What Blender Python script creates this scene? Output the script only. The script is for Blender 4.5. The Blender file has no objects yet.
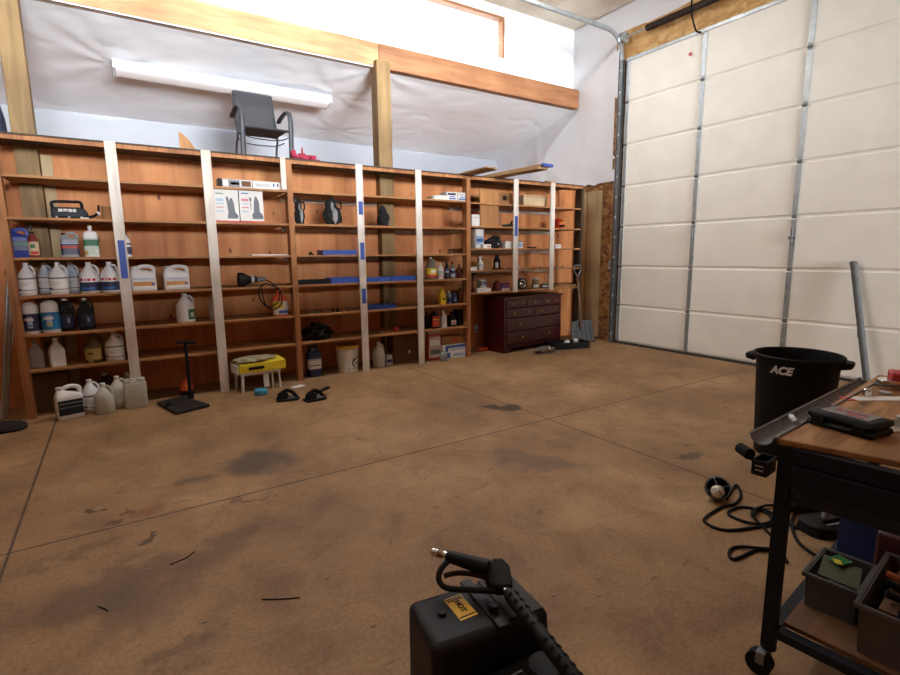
import bpy, bmesh, math, random
import numpy as np
from mathutils import Vector, Matrix, noise, Euler
random.seed(7)
SC = bpy.context.scene
COL = SC.collection
PI = math.pi

# ------------------------------------------------------------------ camera
FPX, YAW, PITCH, ROLL, EYE = 508.9, 33.07, 9.17, -0.62, 1.4
_y, _p, _r = map(math.radians, (YAW, PITCH, ROLL))
FW = np.array([math.sin(_y)*math.cos(_p), math.cos(_y)*math.cos(_p), -math.sin(_p)])
_r0 = np.array([math.cos(_y), -math.sin(_y), 0.0]); _u0 = np.cross(_r0, FW)
RT = math.cos(_r)*_r0 + math.sin(_r)*_u0
UP = -math.sin(_r)*_r0 + math.cos(_r)*_u0
EY = np.array([0, 0, EYE])
def ray(x, y): return FW + RT*(x-450)/FPX - UP*(y-337.5)/FPX
def fl(x, y, z=0.0):                      # survey point on a horizontal plane
    d = ray(x, y); return EY + d*((z-EYE)/d[2])
def onY(x, y, Y):
    d = ray(x, y); return EY + d*(Y/d[1])
def onX(x, y, X):
    d = ray(x, y); return EY + d*(X/d[0])
def col(x, Y, z):                         # X of an image column at depth Y and height z
    k = (x-450)/FPX; r = np.array([0, Y, z-EYE]); a = r@RT; b = r@FW
    return (k*b - a)/(RT[0] - k*FW[0])
def zat(y, X, Y):                         # height of an image row at (X, Y)
    k = (337.5-y)/FPX; r = np.array([X, Y, -EYE]); a = r@UP; b = r@FW
    return (k*b - a)/(UP[2] - k*FW[2])

cam = bpy.data.cameras.new('camera'); co = bpy.data.objects.new('camera', cam); COL.objects.link(co)
cam.sensor_width = 36; cam.lens = FPX/900*36; cam.clip_start = .05
m = Matrix.Identity(4)
for i in range(3):
    m[i][0] = RT[i]; m[i][1] = UP[i]; m[i][2] = -FW[i]; m[i][3] = EY[i]
co.matrix_world = m
SC.camera = co

# ------------------------------------------------------------------ materials
def lin(c):
    if isinstance(c, str):
        c = [int(c[i:i+2], 16)/255 for i in (0, 2, 4)]
    return tuple((v/12.92 if v <= .04045 else ((v+.055)/1.055)**2.4) for v in c[:3]) + (1,)
_mats = {}
def nodes(name):
    mt = bpy.data.materials.new(name); mt.use_nodes = True
    nt = mt.node_tree; b = nt.nodes['Principled BSDF']
    return mt, nt, b
def N(nt, t, **k):
    n = nt.nodes.new(t)
    for a, v in k.items():
        if a in n.inputs.keys(): n.inputs[a].default_value = v
        else: setattr(n, a, v)
    return n
def ramp(nt, stops):
    n = nt.nodes.new('ShaderNodeValToRGB'); e = n.color_ramp.elements
    while len(e) < len(stops): e.new(.5)
    for i, (p, c) in enumerate(stops): e[i].position = p; e[i].color = lin(c) if not isinstance(c, tuple) or len(c) == 3 else c
    return n
def coords(nt, scale=(1, 1, 1), rot=(0, 0, 0)):
    t = nt.nodes.new('ShaderNodeTexCoord'); mp = nt.nodes.new('ShaderNodeMapping')
    mp.inputs['Scale'].default_value = scale; mp.inputs['Rotation'].default_value = rot
    nt.links.new(t.outputs['Object'], mp.inputs['Vector']); return mp.outputs['Vector']
def mix(nt, fac, a, b, mode='MIX'):
    n = nt.nodes.new('ShaderNodeMix'); n.data_type = 'RGBA'; n.blend_type = mode
    for s, v in ((0, fac), (6, a), (7, b)):
        if hasattr(v, 'is_output'): nt.links.new(v, n.inputs[s])
        else: n.inputs[s].default_value = v
    return n.outputs[2]
def bump(nt, b, h, strength=.2, dist=.01):
    n = nt.nodes.new('ShaderNodeBump'); n.inputs['Strength'].default_value = strength; n.inputs['Distance'].default_value = dist
    nt.links.new(h, n.inputs['Height']); nt.links.new(n.outputs[0], b.inputs['Normal'])

def P(name, c, rough=.5, metal=0, var=.12, trans=0, scale=8, coat=0):
    """plain paint / plastic / metal with a slight procedural mottling"""
    if name in _mats: return _mats[name]
    mt, nt, b = nodes(name); c = lin(c)
    nz = N(nt, 'ShaderNodeTexNoise', Scale=scale, Detail=4.0); nt.links.new(coords(nt), nz.inputs['Vector'])
    d = tuple(v*(1-var) for v in c[:3]) + (1,); l = tuple(min(1, v*(1+var)) for v in c[:3]) + (1,)
    rp = ramp(nt, [(.35, d), (.65, l)]); nt.links.new(nz.outputs['Fac'], rp.inputs[0])
    nt.links.new(rp.outputs[0], b.inputs['Base Color'])
    b.inputs['Roughness'].default_value = rough; b.inputs['Metallic'].default_value = metal
    if max(c[:3]) < .03 and not metal: b.inputs['Specular IOR Level'].default_value = .2
    if trans:
        b.inputs['Transmission Weight'].default_value = trans; b.inputs['IOR'].default_value = 1.15
    if coat: b.inputs['Coat Weight'].default_value = coat
    _mats[name] = mt; return mt

def wood(name, c1, c2, c3, axis=0, grain=10, knots=True, rough=.65, knotc='5a2c12', ks=1.6):
    if name in _mats: return _mats[name]
    mt, nt, b = nodes(name)
    s = [grain]*3; s[axis] = grain*.09
    v = coords(nt, tuple(s)); v1 = coords(nt, (1, 1, 1))
    n1 = N(nt, 'ShaderNodeTexNoise', Scale=1.0, Detail=6.0, Roughness=.6, Distortion=.8); nt.links.new(v, n1.inputs['Vector'])
    r1 = ramp(nt, [(.3, c1), (.52, c2), (.72, c3)]); nt.links.new(n1.outputs['Fac'], r1.inputs[0])
    n2 = N(nt, 'ShaderNodeTexNoise', Scale=1.3, Detail=3.0); nt.links.new(v1, n2.inputs['Vector'])
    r2 = ramp(nt, [(.3, (.66, .58, .52, 1)), (.62, (1.0, 1.0, 1.0, 1))]); nt.links.new(n2.outputs['Fac'], r2.inputs[0])
    out = mix(nt, 1.0, r1.outputs[0], r2.outputs[0], 'MULTIPLY')
    if knots:
        sk = [ks*2]*3; sk[axis] = ks
        vo = N(nt, 'ShaderNodeTexVoronoi', Scale=1.0); nt.links.new(coords(nt, tuple(sk)), vo.inputs['Vector'])
        rk = ramp(nt, [(.05, (1, 1, 1, 1)), (.11, (0, 0, 0, 1))]); nt.links.new(vo.outputs['Distance'], rk.inputs[0])
        out = mix(nt, rk.outputs[0], out, lin(knotc))
    nt.links.new(out, b.inputs['Base Color']); b.inputs['Roughness'].default_value = rough
    bump(nt, b, n1.outputs['Fac'], .15, .003)
    _mats[name] = mt; return mt

def osb(name, c1, c2, c3, sc=14):
    mt, nt, b = nodes(name)
    v = coords(nt, (sc, sc*.45, sc*.7), (.3, .5, .6))
    nz = N(nt, 'ShaderNodeTexNoise', Scale=2.0, Detail=2.0); nt.links.new(v, nz.inputs['Vector'])
    mv = mix(nt, .25, v, nz.outputs['Color'], 'ADD')
    vo = N(nt, 'ShaderNodeTexVoronoi', Scale=1.0); nt.links.new(mv, vo.inputs['Vector'])
    r = ramp(nt, [(.1, c1), (.5, c2), (.9, c3)]); nt.links.new(vo.outputs['Color'], r.inputs[0])
    nt.links.new(r.outputs[0], b.inputs['Base Color']); b.inputs['Roughness'].default_value = .75
    bump(nt, b, vo.outputs['Distance'], .25, .004)
    return mt

def concrete():
    mt, nt, b = nodes('concrete')
    v = coords(nt)
    n1 = N(nt, 'ShaderNodeTexNoise', Scale=.9, Detail=8.0, Roughness=.62); nt.links.new(v, n1.inputs['Vector'])
    r1 = ramp(nt, [(.28, '7c5d40'), (.5, '9a7650'), (.72, 'b59068')]); nt.links.new(n1.outputs['Fac'], r1.inputs[0])
    n2 = N(nt, 'ShaderNodeTexNoise', Scale=3.7, Detail=8.0, Roughness=.7, Distortion=.6); nt.links.new(v, n2.inputs['Vector'])
    r2 = ramp(nt, [(.36, (.55, .49, .44, 1)), (.56, (1, 1, 1, 1))]); nt.links.new(n2.outputs['Fac'], r2.inputs[0])
    c = mix(nt, .55, r1.outputs[0], r2.outputs[0], 'MULTIPLY')
    n3 = N(nt, 'ShaderNodeTexNoise', Scale=60.0, Detail=4.0); nt.links.new(v, n3.inputs['Vector'])
    r3 = ramp(nt, [(.35, (.62, .62, .62, 1)), (.6, (1, 1, 1, 1))]); nt.links.new(n3.outputs['Fac'], r3.inputs[0])
    c = mix(nt, .6, c, r3.outputs[0], 'MULTIPLY')
    # scattered small drips
    n4 = N(nt, 'ShaderNodeTexNoise', Scale=5.5, Detail=3.0, Distortion=1.5); nt.links.new(coords(nt, (1, 1.6, 1)), n4.inputs['Vector'])
    r4 = ramp(nt, [(.69, (0, 0, 0, 1)), (.74, (.6, .6, .6, 1))]); nt.links.new(n4.outputs['Fac'], r4.inputs[0])
    c = mix(nt, r4.outputs[0], c, lin('4a3524'))
    # oil and water stains that lie on the slab: (image x, y, half widths in m, darkness, softness)
    nd = N(nt, 'ShaderNodeTexNoise', Scale=4.5, Detail=5.0, Roughness=.6); nt.links.new(v, nd.inputs['Vector'])
    sub = N(nt, 'ShaderNodeVectorMath', operation='SUBTRACT'); nt.links.new(nd.outputs['Color'], sub.inputs[0]); sub.inputs[1].default_value = (.5, .5, .5)
    sc_ = N(nt, 'ShaderNodeVectorMath', operation='SCALE'); sc_.inputs['Scale'].default_value = .55; nt.links.new(sub.outputs[0], sc_.inputs[0])
    ad = N(nt, 'ShaderNodeVectorMath', operation='ADD'); nt.links.new(v, ad.inputs[0]); nt.links.new(sc_.outputs[0], ad.inputs[1])
    def stain(px, py, rx, ry, dark, col_, soft=.5, rot=0.0):
        nonlocal c
        q = fl(px, py)
        s = N(nt, 'ShaderNodeVectorMath', operation='SUBTRACT'); nt.links.new(ad.outputs[0], s.inputs[0]); s.inputs[1].default_value = (q[0], q[1], 0)
        mp = nt.nodes.new('ShaderNodeMapping'); mp.vector_type = 'TEXTURE'; mp.inputs['Rotation'].default_value = (0, 0, rot); mp.inputs['Scale'].default_value = (rx, ry, 1)
        nt.links.new(s.outputs[0], mp.inputs['Vector'])
        ln = N(nt, 'ShaderNodeVectorMath', operation='LENGTH'); nt.links.new(mp.outputs[0], ln.inputs[0])
        mr = N(nt, 'ShaderNodeMapRange'); mr.interpolation_type = 'SMOOTHSTEP'
        mr.inputs['From Min'].default_value = 1.0+soft*.4; mr.inputs['From Max'].default_value = 1.0-soft
        mr.inputs['To Min'].default_value = 0; mr.inputs['To Max'].default_value = dark
        nt.links.new(ln.outputs['Value'], mr.inputs['Value'])
        c = mix(nt, mr.outputs['Result'], c, lin(col_))
    stain(260, 460, .34, .26, .75, '453a33', .6)
    stain(195, 481, .13, .10, .6, '4f3d30', .6)
    stain(110, 585, .34, .20, .62, '53402f', .5, .2)
    stain(150, 605, .22, .16, .45, '574534', .5)
    stain(225, 548, .32, .12, .45, '4f4031', .6, .4)
    stain(503, 408, .20, .10, .92, '33241a', .25, -.5)
    stain(535, 460, .42, .16, .55, '5b4a3c', .6, -.9)
    stain(99, 508, .05, .03, .85, '2c211a', .4)
    stain(118, 516, .05, .03, .8, '3a2a20', .4)
    stain(150, 540, .04, .03, .8, '3a2a20', .4)
    stain(110, 528, .05, .03, .7, '3a2a20', .4)
    stain(140, 514, .16, .06, .55, '7a452c', .6)
    stain(240, 500, .12, .04, .6, '4b3324', .5)
    stain(60, 560, .4, .05, .4, '54412f', .6, .3)
    stain(687, 455, .10, .06, .7, '4a382a', .5)
    stain(330, 520, .5, .3, .25, '5a4432', .7)
    stain(60, 470, .9, .25, .35, '5f4531', .8)
    stain(420, 430, .8, .3, .25, '6a4b33', .8)
    stain(170, 660, .25, .08, .5, '4f3d2c', .6)
    # sawn control joints
    sx = N(nt, 'ShaderNodeSeparateXYZ'); nt.links.new(v, sx.inputs[0])
    for axis, pos in ((0, -.56), (0, 3.0), (1, 3.07), (1, -.5)):
        a = N(nt, 'ShaderNodeMath', operation='SUBTRACT'); nt.links.new(sx.outputs[axis], a.inputs[0]); a.inputs[1].default_value = pos
        ab = N(nt, 'ShaderNodeMath', operation='ABSOLUTE'); nt.links.new(a.outputs[0], ab.inputs[0])
        mr = N(nt, 'ShaderNodeMapRange'); mr.inputs['From Min'].default_value = .010; mr.inputs['From Max'].default_value = .003
        mr.inputs['To Min'].default_value = 0; mr.inputs['To Max'].default_value = .85
        nt.links.new(ab.outputs[0], mr.inputs['Value']); c = mix(nt, mr.outputs['Result'], c, lin('30221a'))
    nt.links.new(c, b.inputs['Base Color']); b.inputs['Roughness'].default_value = .72
    bump(nt, b, n3.outputs['Fac'], .12, .003)
    return mt

def membrane(name, c='e6e6ea'):
    mt, nt, b = nodes(name)
    nz = N(nt, 'ShaderNodeTexNoise', Scale=3.0, Detail=5.0, Distortion=1.2); nt.links.new(coords(nt, (1, 1.5, 1.2)), nz.inputs['Vector'])
    b.inputs['Base Color'].default_value = lin(c); b.inputs['Roughness'].default_value = .45
    bump(nt, b, nz.outputs['Fac'], .13, .03)
    return mt

PLY = wood('orange_plywood', 'b56c3a', 'd89058', 'e3a269', 2, 5, True, knotc='6a2f16', ks=2.6)
BEAML = wood('pale_fir_beam', 'a87c54', 'bf966b', 'cda97f', 0, 12, True, knotc='8d5528', ks=1.1)
SHELFW = wood('shelf_board_wood', '8f5f38', 'b07c4c', 'c28f5e', 0, 14, False)
BEAMW = wood('fir_beam', '8a5a3a', 'a2704a', 'b28058', 0, 12, True, knotc='7d4520', ks=1.1)
STUD = wood('fir_upright', '8a5632', 'ad7444', 'c08a58', 2, 16, True, ks=2)
DSTUD = wood('dark_upright', '2e2018', '41301f', '503a29', 2, 16, False)
LATH = wood('painted_lath', 'c6bdb4', 'ddd6ce', 'e6e0d9', 2, 18, False)
POSTW = wood('treated_post', '6e5836', '8f744a', 'a3885a', 2, 10, True, knotc='4c3a20')
BOARDW = wood('loose_board', '8d6c48', 'ab8960', 'b89a72', 1, 14, False)
PALEW = wood('pale_panel', 'b39f78', 'c4b189', 'cdbd98', 2, 6, False)
OSB = osb('osb_rough', '5f3d20', '8f6437', 'b08450', 26)
OSBH = osb('osb_header', 'b98a50', 'cba066', 'd9b47c', 26)
BTOP = wood('bench_plywood', '6f4a2c', 'a07548', 'bb9265', 0, 22, True, knotc='3a2416', ks=3.2)
MEMB = membrane('white_membrane', 'eceff5')
MEMB_DIM = membrane('dimmed_membrane', 'a4a9b3')  # same white sheet, shade put into its colour so the loft wall renders dimmer
CEIL = wood('ceiling_sheet', 'e2d8c6', 'ece2d0', 'f0e8d8', 0, 2, False)
CONC = concrete()
WHITE = P('white_plastic', 'dcdde0', .4, 0, .05)
CREAM = P('cream_door', 'f1efe6', .5, 0, .03, scale=3)
GALV = P('galvanised_steel', 'aab0b3', .42, .7, .12, scale=20)
DGALV = P('dull_galvanised', '7b7e80', .5, .6, .15, scale=20)
BLACK = P('black_plastic', '151516', .55, 0, .15)
CANB = P('can_black', '0d0e0e', .6, 0, .1)
BLKM = P('black_rubber', '141414', .8, 0, .2)
NAVY = P('navy_label', '23284a', .4)
NAVYP = P('navy_plastic', '23305f', .4)
BLUE = P('blue_plastic', '2950a8', .45)
TAPE = P('blue_tape', '3450a0', .6)
GREY = P('grey_plastic', '6c6f73', .5)
LGREY = P('light_grey', 'b3b5b8', .5)
RED = P('red_plastic', 'b3262a', .45)
ORANGE = P('orange_plastic', 'd2552a', .45)
YELLOW = P('yellow_card', 'd9c22e', .5)
GREEN = P('green_label', '2f6b4a', .5)
TEAL = P('teal_plastic', '3d8fb0', .5)
CARD = P('cardboard', '94683f', .8, 0, .1)
DCARD = P('dark_cardboard', '64452f', .85, 0, .12)
PAPER = P('white_card', 'd9d8d5', .6, 0, .04)
PINK = P('pink_print', 'c9808a', .6)
LBLUE = P('light_blue_print', '9db4d2', .6)
BLUEP = P('blue_print', '2f5f9f', .5)
LRED = P('red_print', 'b8342f', .5)
TRANS = P('natural_plastic', 'e2dfd4', .35, 0, .05, .25)
TRANSG = P('milky_liquid', 'd3d3c8', .3, 0, .06, .25)
SMOKE = P('smoky_plastic', '4e4a46', .25, 0, .1, .4)
DSMOKE = P('dark_clear_plastic', '3c4143', .2, 0, .1, .5)
TANSM = P('amber_clear_plastic', '8f7f62', .25, 0, .1, .45)
SAGE = P('pale_green_plastic', 'bfd0c0', .45)
GREYJ = P('grey_jug_plastic', '9aa0a8', .45)
BROWNB = P('brown_bottle', '5e2c20', .3)
MAHOG = P('mahogany', '40090c', .4, 0, .2, scale=5, coat=.3)
BRASS = P('brass', 'c09a50', .35, .9)
CHROME = P('chrome', 'd8d8d8', .15, 1)
CHAIRM = P('dark_grey_metal', '3c3e45', .5, .2)
SLING = P('charcoal_sling', '38393d', .75, 0, .15, scale=60)
CRIMSON = P('crimson_cloth', '9c2b47', .85)
STEELB = P('dark_blue_steel', '191c24', .5)
GUNB = P('gun_black', '151516', .5)
MACH = P('machine_black', '171718', .5, 0, .2)
WARN = P('warning_yellow', 'd5a526', .5)
PURPLE = P('purple_card', '5b4372', .6)
COPPER = P('rusty_brass', '8a6a4c', .4, .6)
FABRIC = P('grey_black_fabric', '2a2a2c', .9, 0, .3, scale=30)
LFAB = P('pale_grey_fabric', '9b9b9f', .9)
BAGP = P('black_bin_bag', '1a1a1b', .3, 0, .2)
CLEARG = P('clear_jar', 'aeb3ad', .1, 0, .05, .7)
DEBRIS = P('debris', '8a7a68', .9, 0, .5, scale=200)
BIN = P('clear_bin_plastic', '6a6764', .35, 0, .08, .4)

# ------------------------------------------------------------------ mesh helpers
class MB:
    def __init__(s): s.bm = bmesh.new(); s.mats = []; s.i = 0
    def m(s, mat):
        if mat not in s.mats: s.mats.append(mat)
        s.i = s.mats.index(mat); return s
    def _f(s, vs):
        try:
            f = s.bm.faces.new(vs); f.material_index = s.i; return f
        except ValueError: return None
    def hexa(s, P8):
        v = [s.bm.verts.new(p) for p in P8]
        for q in ((3, 2, 1, 0), (4, 5, 6, 7), (0, 1, 5, 4), (1, 2, 6, 5), (2, 3, 7, 6), (3, 0, 4, 7)): s._f([v[k] for k in q])
        return s
    def box(s, x0, x1, y0, y1, z0, z1, M=None):
        p = [Vector(q) for q in ((x0, y0, z0), (x1, y0, z0), (x1, y1, z0), (x0, y1, z0), (x0, y0, z1), (x1, y0, z1), (x1, y1, z1), (x0, y1, z1))]
        if M is not None: p = [M @ q for q in p]
        return s.hexa(p)
    def loft(s, rings, seg=24, cap0=True, cap1=True, M=None):
        """rings: (z, rx, ry, n=2, cx=0, cy=0) superellipse sections"""
        prev = None; first = None
        for r in rings:
            z, rx, ry = r[:3]; n = r[3] if len(r) > 3 else 2; cx = r[4] if len(r) > 4 else 0; cy = r[5] if len(r) > 5 else 0
            cur = []
            for k in range(seg):
                a = 2*PI*(k+.5)/seg; c, d = math.cos(a), math.sin(a)
                p = Vector((cx+rx*math.copysign(abs(c)**(2/n), c), cy+ry*math.copysign(abs(d)**(2/n), d), z))
                cur.append(s.bm.verts.new(M @ p if M is not None else p))
            if prev:
                for k in range(seg): s._f([prev[k], prev[(k+1) % seg], cur[(k+1) % seg], cur[k]])
            else: first = cur
            prev = cur
        if cap0: s._f(first[::-1])
        if cap1: s._f(prev)
        return s
    def lathe(s, prof, seg=24, M=None, **k): return s.loft([(z, r, r) for r, z in prof], seg, M=M, **k)
    def cyl(s, a, b, r0, r1=None, seg=12):
        a, b = Vector(a), Vector(b); d = b-a
        M = Matrix.Translation(a) @ d.to_track_quat('Z', 'Y').to_matrix().to_4x4()
        return s.loft([(0, r0, r0), (d.length, r0 if r1 is None else r1, r0 if r1 is None else r1)], seg, M=M)
    def tube(s, pts, r, seg=8, closed=False, flat=1.0, up=None):
        pts = [Vector(p) for p in pts]; n = len(pts); rings = []; nrm = None
        for i, p in enumerate(pts):
            t = (pts[(i+1) % n]-pts[i-1]) if closed else (pts[min(i+1, n-1)]-pts[max(i-1, 0)])
            t.normalize()
            if up is not None: nrm = Vector(up)
            elif nrm is None: nrm = Vector((0, 0, 1)) if abs(t.z) < .9 else Vector((1, 0, 0))
            nrm = (nrm - t*nrm.dot(t)).normalized(); b = t.cross(nrm)
            rr = r[i] if isinstance(r, (list, tuple)) else r
            rings.append([s.bm.verts.new(p + nrm*math.cos(2*PI*k/seg)*rr + b*math.sin(2*PI*k/seg)*rr*flat) for k in range(seg)])
        for i in range(n if closed else n-1):
            A, B = rings[i], rings[(i+1) % n]
            for k in range(seg): s._f([A[k], A[(k+1) % seg], B[(k+1) % seg], B[k]])
        if not closed: s._f(rings[0][::-1]); s._f(rings[-1])
        return s
    def prism(s, outline, depth, M=None, z0=0.0):
        """outline in local XY, extruded along +Z from z0 by depth"""
        a = [Vector((x, y, z0)) for x, y in outline]; b = [Vector((x, y, z0+depth)) for x, y in outline]
        if M is not None: a = [M @ v for v in a]; b = [M @ v for v in b]
        A = [s.bm.verts.new(v) for v in a]; B = [s.bm.verts.new(v) for v in b]; n = len(A)
        s._f(A[::-1]); s._f(B)
        for i in range(n): s._f([A[i], A[(i+1) % n], B[(i+1) % n], B[i]])
        return s
    def blob(s, c, r, amp=.25, freq=3.0, sub=3, seed=0, floor=None):
        t = bmesh.new(); bmesh.ops.create_icosphere(t, subdivisions=sub, radius=1)
        vm = {}
        for v in t.verts:
            d = 1+amp*noise.noise(v.co*freq+Vector((seed, seed*2, 0))) + amp*.5*noise.noise(v.co*freq*2.3+Vector((seed, 0, 9)))
            q = Vector((c[0]+v.co.x*r[0]*d, c[1]+v.co.y*r[1]*d, c[2]+v.co.z*r[2]*d))
            if floor is not None and q.z < floor: q.z = floor
            vm[v] = s.bm.verts.new(q)
        for f in t.faces: s._f([vm[v] for v in f.verts])
        t.free(); return s
    def mesh(s, me, M, flip=False):
        vs = [s.bm.verts.new(M(v.co) if callable(M) else M @ v.co) for v in me.vertices]
        for p in me.polygons: s._f([vs[i] for i in p.vertices])
        return s
    def build(s, name, parent=None, loc=None, rz=0, bevel=0, smooth=35, seg=2, rot=None):
        bmesh.ops.recalc_face_normals(s.bm, faces=s.bm.faces)
        me = bpy.data.meshes.new(name); s.bm.to_mesh(me); s.bm.free()
        for mt in s.mats: me.materials.append(mt)
        o = bpy.data.objects.new(name, me); COL.objects.link(o)
        if parent is not None: o.parent = parent
        if loc is not None: o.location = loc
        o.rotation_euler = rot if rot else (0, 0, rz)
        if smooth:
            me.polygons.foreach_set('use_smooth', [True]*len(me.polygons))
            me.set_sharp_from_angle(angle=math.radians(smooth))
        if bevel:
            md = o.modifiers.new('bevel', 'BEVEL'); md.width = bevel; md.segments = seg; md.limit_method = 'ANGLE'; md.harden_normals = False
        return o
def B(mat): return MB().m(mat)
def tag(o, label, cat, group=None, kind=None):
    o['label'] = label; o['category'] = cat
    if group: o['group'] = group
    if kind: o['kind'] = kind
    return o
def thing(name, label, cat, loc, rz=0, group=None, rot=None):
    o = bpy.data.objects.new(name, None); COL.objects.link(o); o.empty_display_size = .1
    o.location = loc; o.rotation_euler = rot if rot else (0, 0, rz)
    return tag(o, label, cat, group)
def struct(o, label=None):
    o['kind'] = 'structure'
    if label: o['label'] = label
    return o
def spline(pts, n=8):
    pts = [Vector(p) for p in pts]; out = []
    for i in range(len(pts)-1):
        p0, p1, p2, p3 = pts[max(i-1, 0)], pts[i], pts[i+1], pts[min(i+2, len(pts)-1)]
        for k in range(n):
            t = k/n
            out.append(.5*((2*p1)+(p2-p0)*t+(2*p0-5*p1+4*p2-p3)*t*t+(3*p1-p0-3*p2+p3)*t**3))
    out.append(pts[-1]); return out
def text(s, size, bold=0.0, shear=0.0):
    c = bpy.data.curves.new('lettering', 'FONT'); c.body = s; c.size = size; c.offset = bold; c.shear = shear
    c.align_x = 'CENTER'; c.align_y = 'CENTER'; c.extrude = .0012
    o = bpy.data.objects.new('lettering', c); COL.objects.link(o)
    dg = bpy.context.evaluated_depsgraph_get(); me = bpy.data.meshes.new_from_object(o.evaluated_get(dg))
    bpy.data.objects.remove(o); return me

# ------------------------------------------------------------------ room shell
XW, YB, HC = 6.62, 6.24, 4.97      # gable wall, shelf-side wall line, ceiling
ZS = 2.448                         # top of shelving
X0, Y0 = -4.2, -9.0
HBLOCK = 2.42
struct(B(CONC).box(X0-.2, XW+.2, Y0-.2, 8.6, -.15, 0).build('floor', smooth=0), 'stained brown concrete floor with sawn joints')
struct(B(CEIL).box(X0-.2, XW+.2, Y0-.2, YB+.2, HC, HC+.1).build('ceiling', smooth=0), 'pale high ceiling')
struct(B(OSB).box(XW, XW+.15, Y0, 8.5, 0, HC).build('wall_right', smooth=0), 'rough OSB end wall beside the overhead door')
struct(B(OSB).box(X0-.15, X0, Y0, 8.5, 0, HC).build('wall_left', smooth=0))
struct(B(OSB).box(X0, XW, Y0-.15, Y0, 0, HC).build('wall_front', smooth=0))
struct(B(PLY).box(X0, 5.5, -1.9, -1.8, 0, HBLOCK).build('wall_light_blocker', smooth=0), 'added plywood half wall behind the viewer, shading the lower shelves')  # added unseen wall, keeps the end light off lower shelves and floor
# plywood partition behind the shelves
struct(B(PLY).box(X0, XW, YB, YB+.02, 0, ZS).build('wall_back', smooth=0), 'orange plywood partition behind the shelving')
struct(B(SHELFW).box(X0, XW, YB+.02, 8.32, ZS-.03, ZS).build('trim_1', smooth=0), 'loft deck above the shelving')
# upper wall over the beam, with clerestory openings
def wrinkle(x, y, s=0.0):
    v = Vector((x*1.1, y*1.1, s))
    return .014*noise.noise(v*1.3)+.010*(1-abs(noise.noise(v*2.1+Vector((3, 1, 0)))))**6+.004*noise.noise(v*6)
WIN = [(3.55, 5.13), (-.5, 1.05), (-3.2, -1.65)]
ZW0, ZW1 = 4.24, 4.83
YU = 6.34
ub = MB().m(MEMB)
xs = [X0]+sorted(v for w in WIN for v in w)+[XW]
ub.box(X0, XW, YU, YU+.1, 3.78, ZW0); ub.box(X0, XW, YU, YU+.1, ZW1, HC)
for i in range(0, len(xs), 2): ub.box(xs[i], xs[i+1], YU, YU+.1, ZW0, ZW1)
struct(ub.build('wall_back_upper', smooth=0), 'white membrane wall above the beam')
GLASS = P('window_glass', 'f4f8fb', .02, 0, 0, 1.0)
for n, (a, b) in enumerate(WIN, 1):
    w = bpy.data.objects.new('window_%d' % n, None); COL.objects.link(w); w.location = ((a+b)/2, YU, ZW0); struct(w, 'high clerestory window with raw wood frame')
    h = (b-a)/2; H_ = ZW1-ZW0
    f = B(BEAMW); t = .035
    f.box(-h, h, -.02, .1, H_-t, H_); f.box(h-t, h, -.02, .1, t, H_-t)
    f.build('window_frame', w, smooth=0)
    f = B(MEMB); f.box(-h, h, -.004, .1, 0, t); f.box(-h, -h+t, -.004, .1, t, H_-t); f.build('window_sill', w, smooth=0)
    g = bpy.data.materials.get('thin_pane')
    if not g:
        g = bpy.data.materials.new('thin_pane'); g.use_nodes = True; nt = g.node_tree; bs = nt.nodes['Principled BSDF']
        tr = nt.nodes.new('ShaderNodeBsdfTransparent'); gl = nt.nodes.new('ShaderNodeBsdfGlossy'); gl.inputs['Roughness'].default_value = .02
        mx = nt.nodes.new('ShaderNodeMixShader'); mx.inputs[0].default_value = .05
        nt.links.new(tr.outputs[0], mx.inputs[1]); nt.links.new(gl.outputs[0], mx.inputs[2]); nt.links.new(mx.outputs[0], nt.nodes['Material Output'].inputs[0])
    B(g).box(-h+t, h-t, .05, .056, t, H_-t).build('pane', w, smooth=0)

# lean-to ceiling: wrinkled white membrane sloping down to the outer wall
def grid(fn, nu, nv, mat):
    mb = B(mat); V = [[mb.bm.verts.new(fn(i/nu, j/nv)) for j in range(nv+1)] for i in range(nu+1)]
    for i in range(nu):
        for j in range(nv): mb._f([V[i][j], V[i+1][j], V[i+1][j+1], V[i][j+1]])
    return mb
def fan(x, y, cx, cy, k, amp, reach):
    dx, dy = x-cx, y-cy; r = math.hypot(dx, dy)+1e-4
    a = math.atan2(dy, dx)
    return amp*math.sin(k*a+1.3*math.sin(3*a))*math.exp(-r/reach)*min(1, r/.12)
def lean(u, v):
    x = X0+u*(XW-X0); y = YB+.06+v*(8.34-YB-.06); z = 3.745-.237*(y-6.24)
    d = wrinkle(x, y, 2)*.7 + fan(x, y, .2, 7.05, 9, .010, .7)+fan(x, y, 2.75, 6.95, 9, .009, .7)+fan(x, y, 3.05, 6.3, 11, .012, .8)+fan(x, y, 3.05, 7.9, 9, .010, .6)
    d += -.045*math.sin(PI*v)*(.6+.4*math.sin(x*2.4))
    if v < .02 or v > .98: d *= .2
    return (x, y, z+d)
struct(grid(lean, 190, 60, MEMB).build('ceiling_lean_to', smooth=180), 'wrinkled white membrane ceiling sloping over the loft')
def outer(u, v):
    x = X0+u*(XW-X0); z = ZS-.03+v*.92
    return (x, 8.33+1.4*wrinkle(x, z, 5)+.03*math.sin(x*4+2*noise.noise((x, 0, 0)))*v*(1-v), z)
struct(grid(outer, 120, 20, MEMB_DIM).build('wall_lean_to', smooth=180), 'white membrane on low outer wall of the loft')
struct(B(MEMB).box(X0, XW, 8.36, 8.46, 0, 3.4).build('wall_lean_to_backing', smooth=0))
struct(B(MEMB).box(X0, XW, YB+.3, 8.46, 3.95, 4.0).build('ceiling_lean_to_deck', smooth=0))
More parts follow.
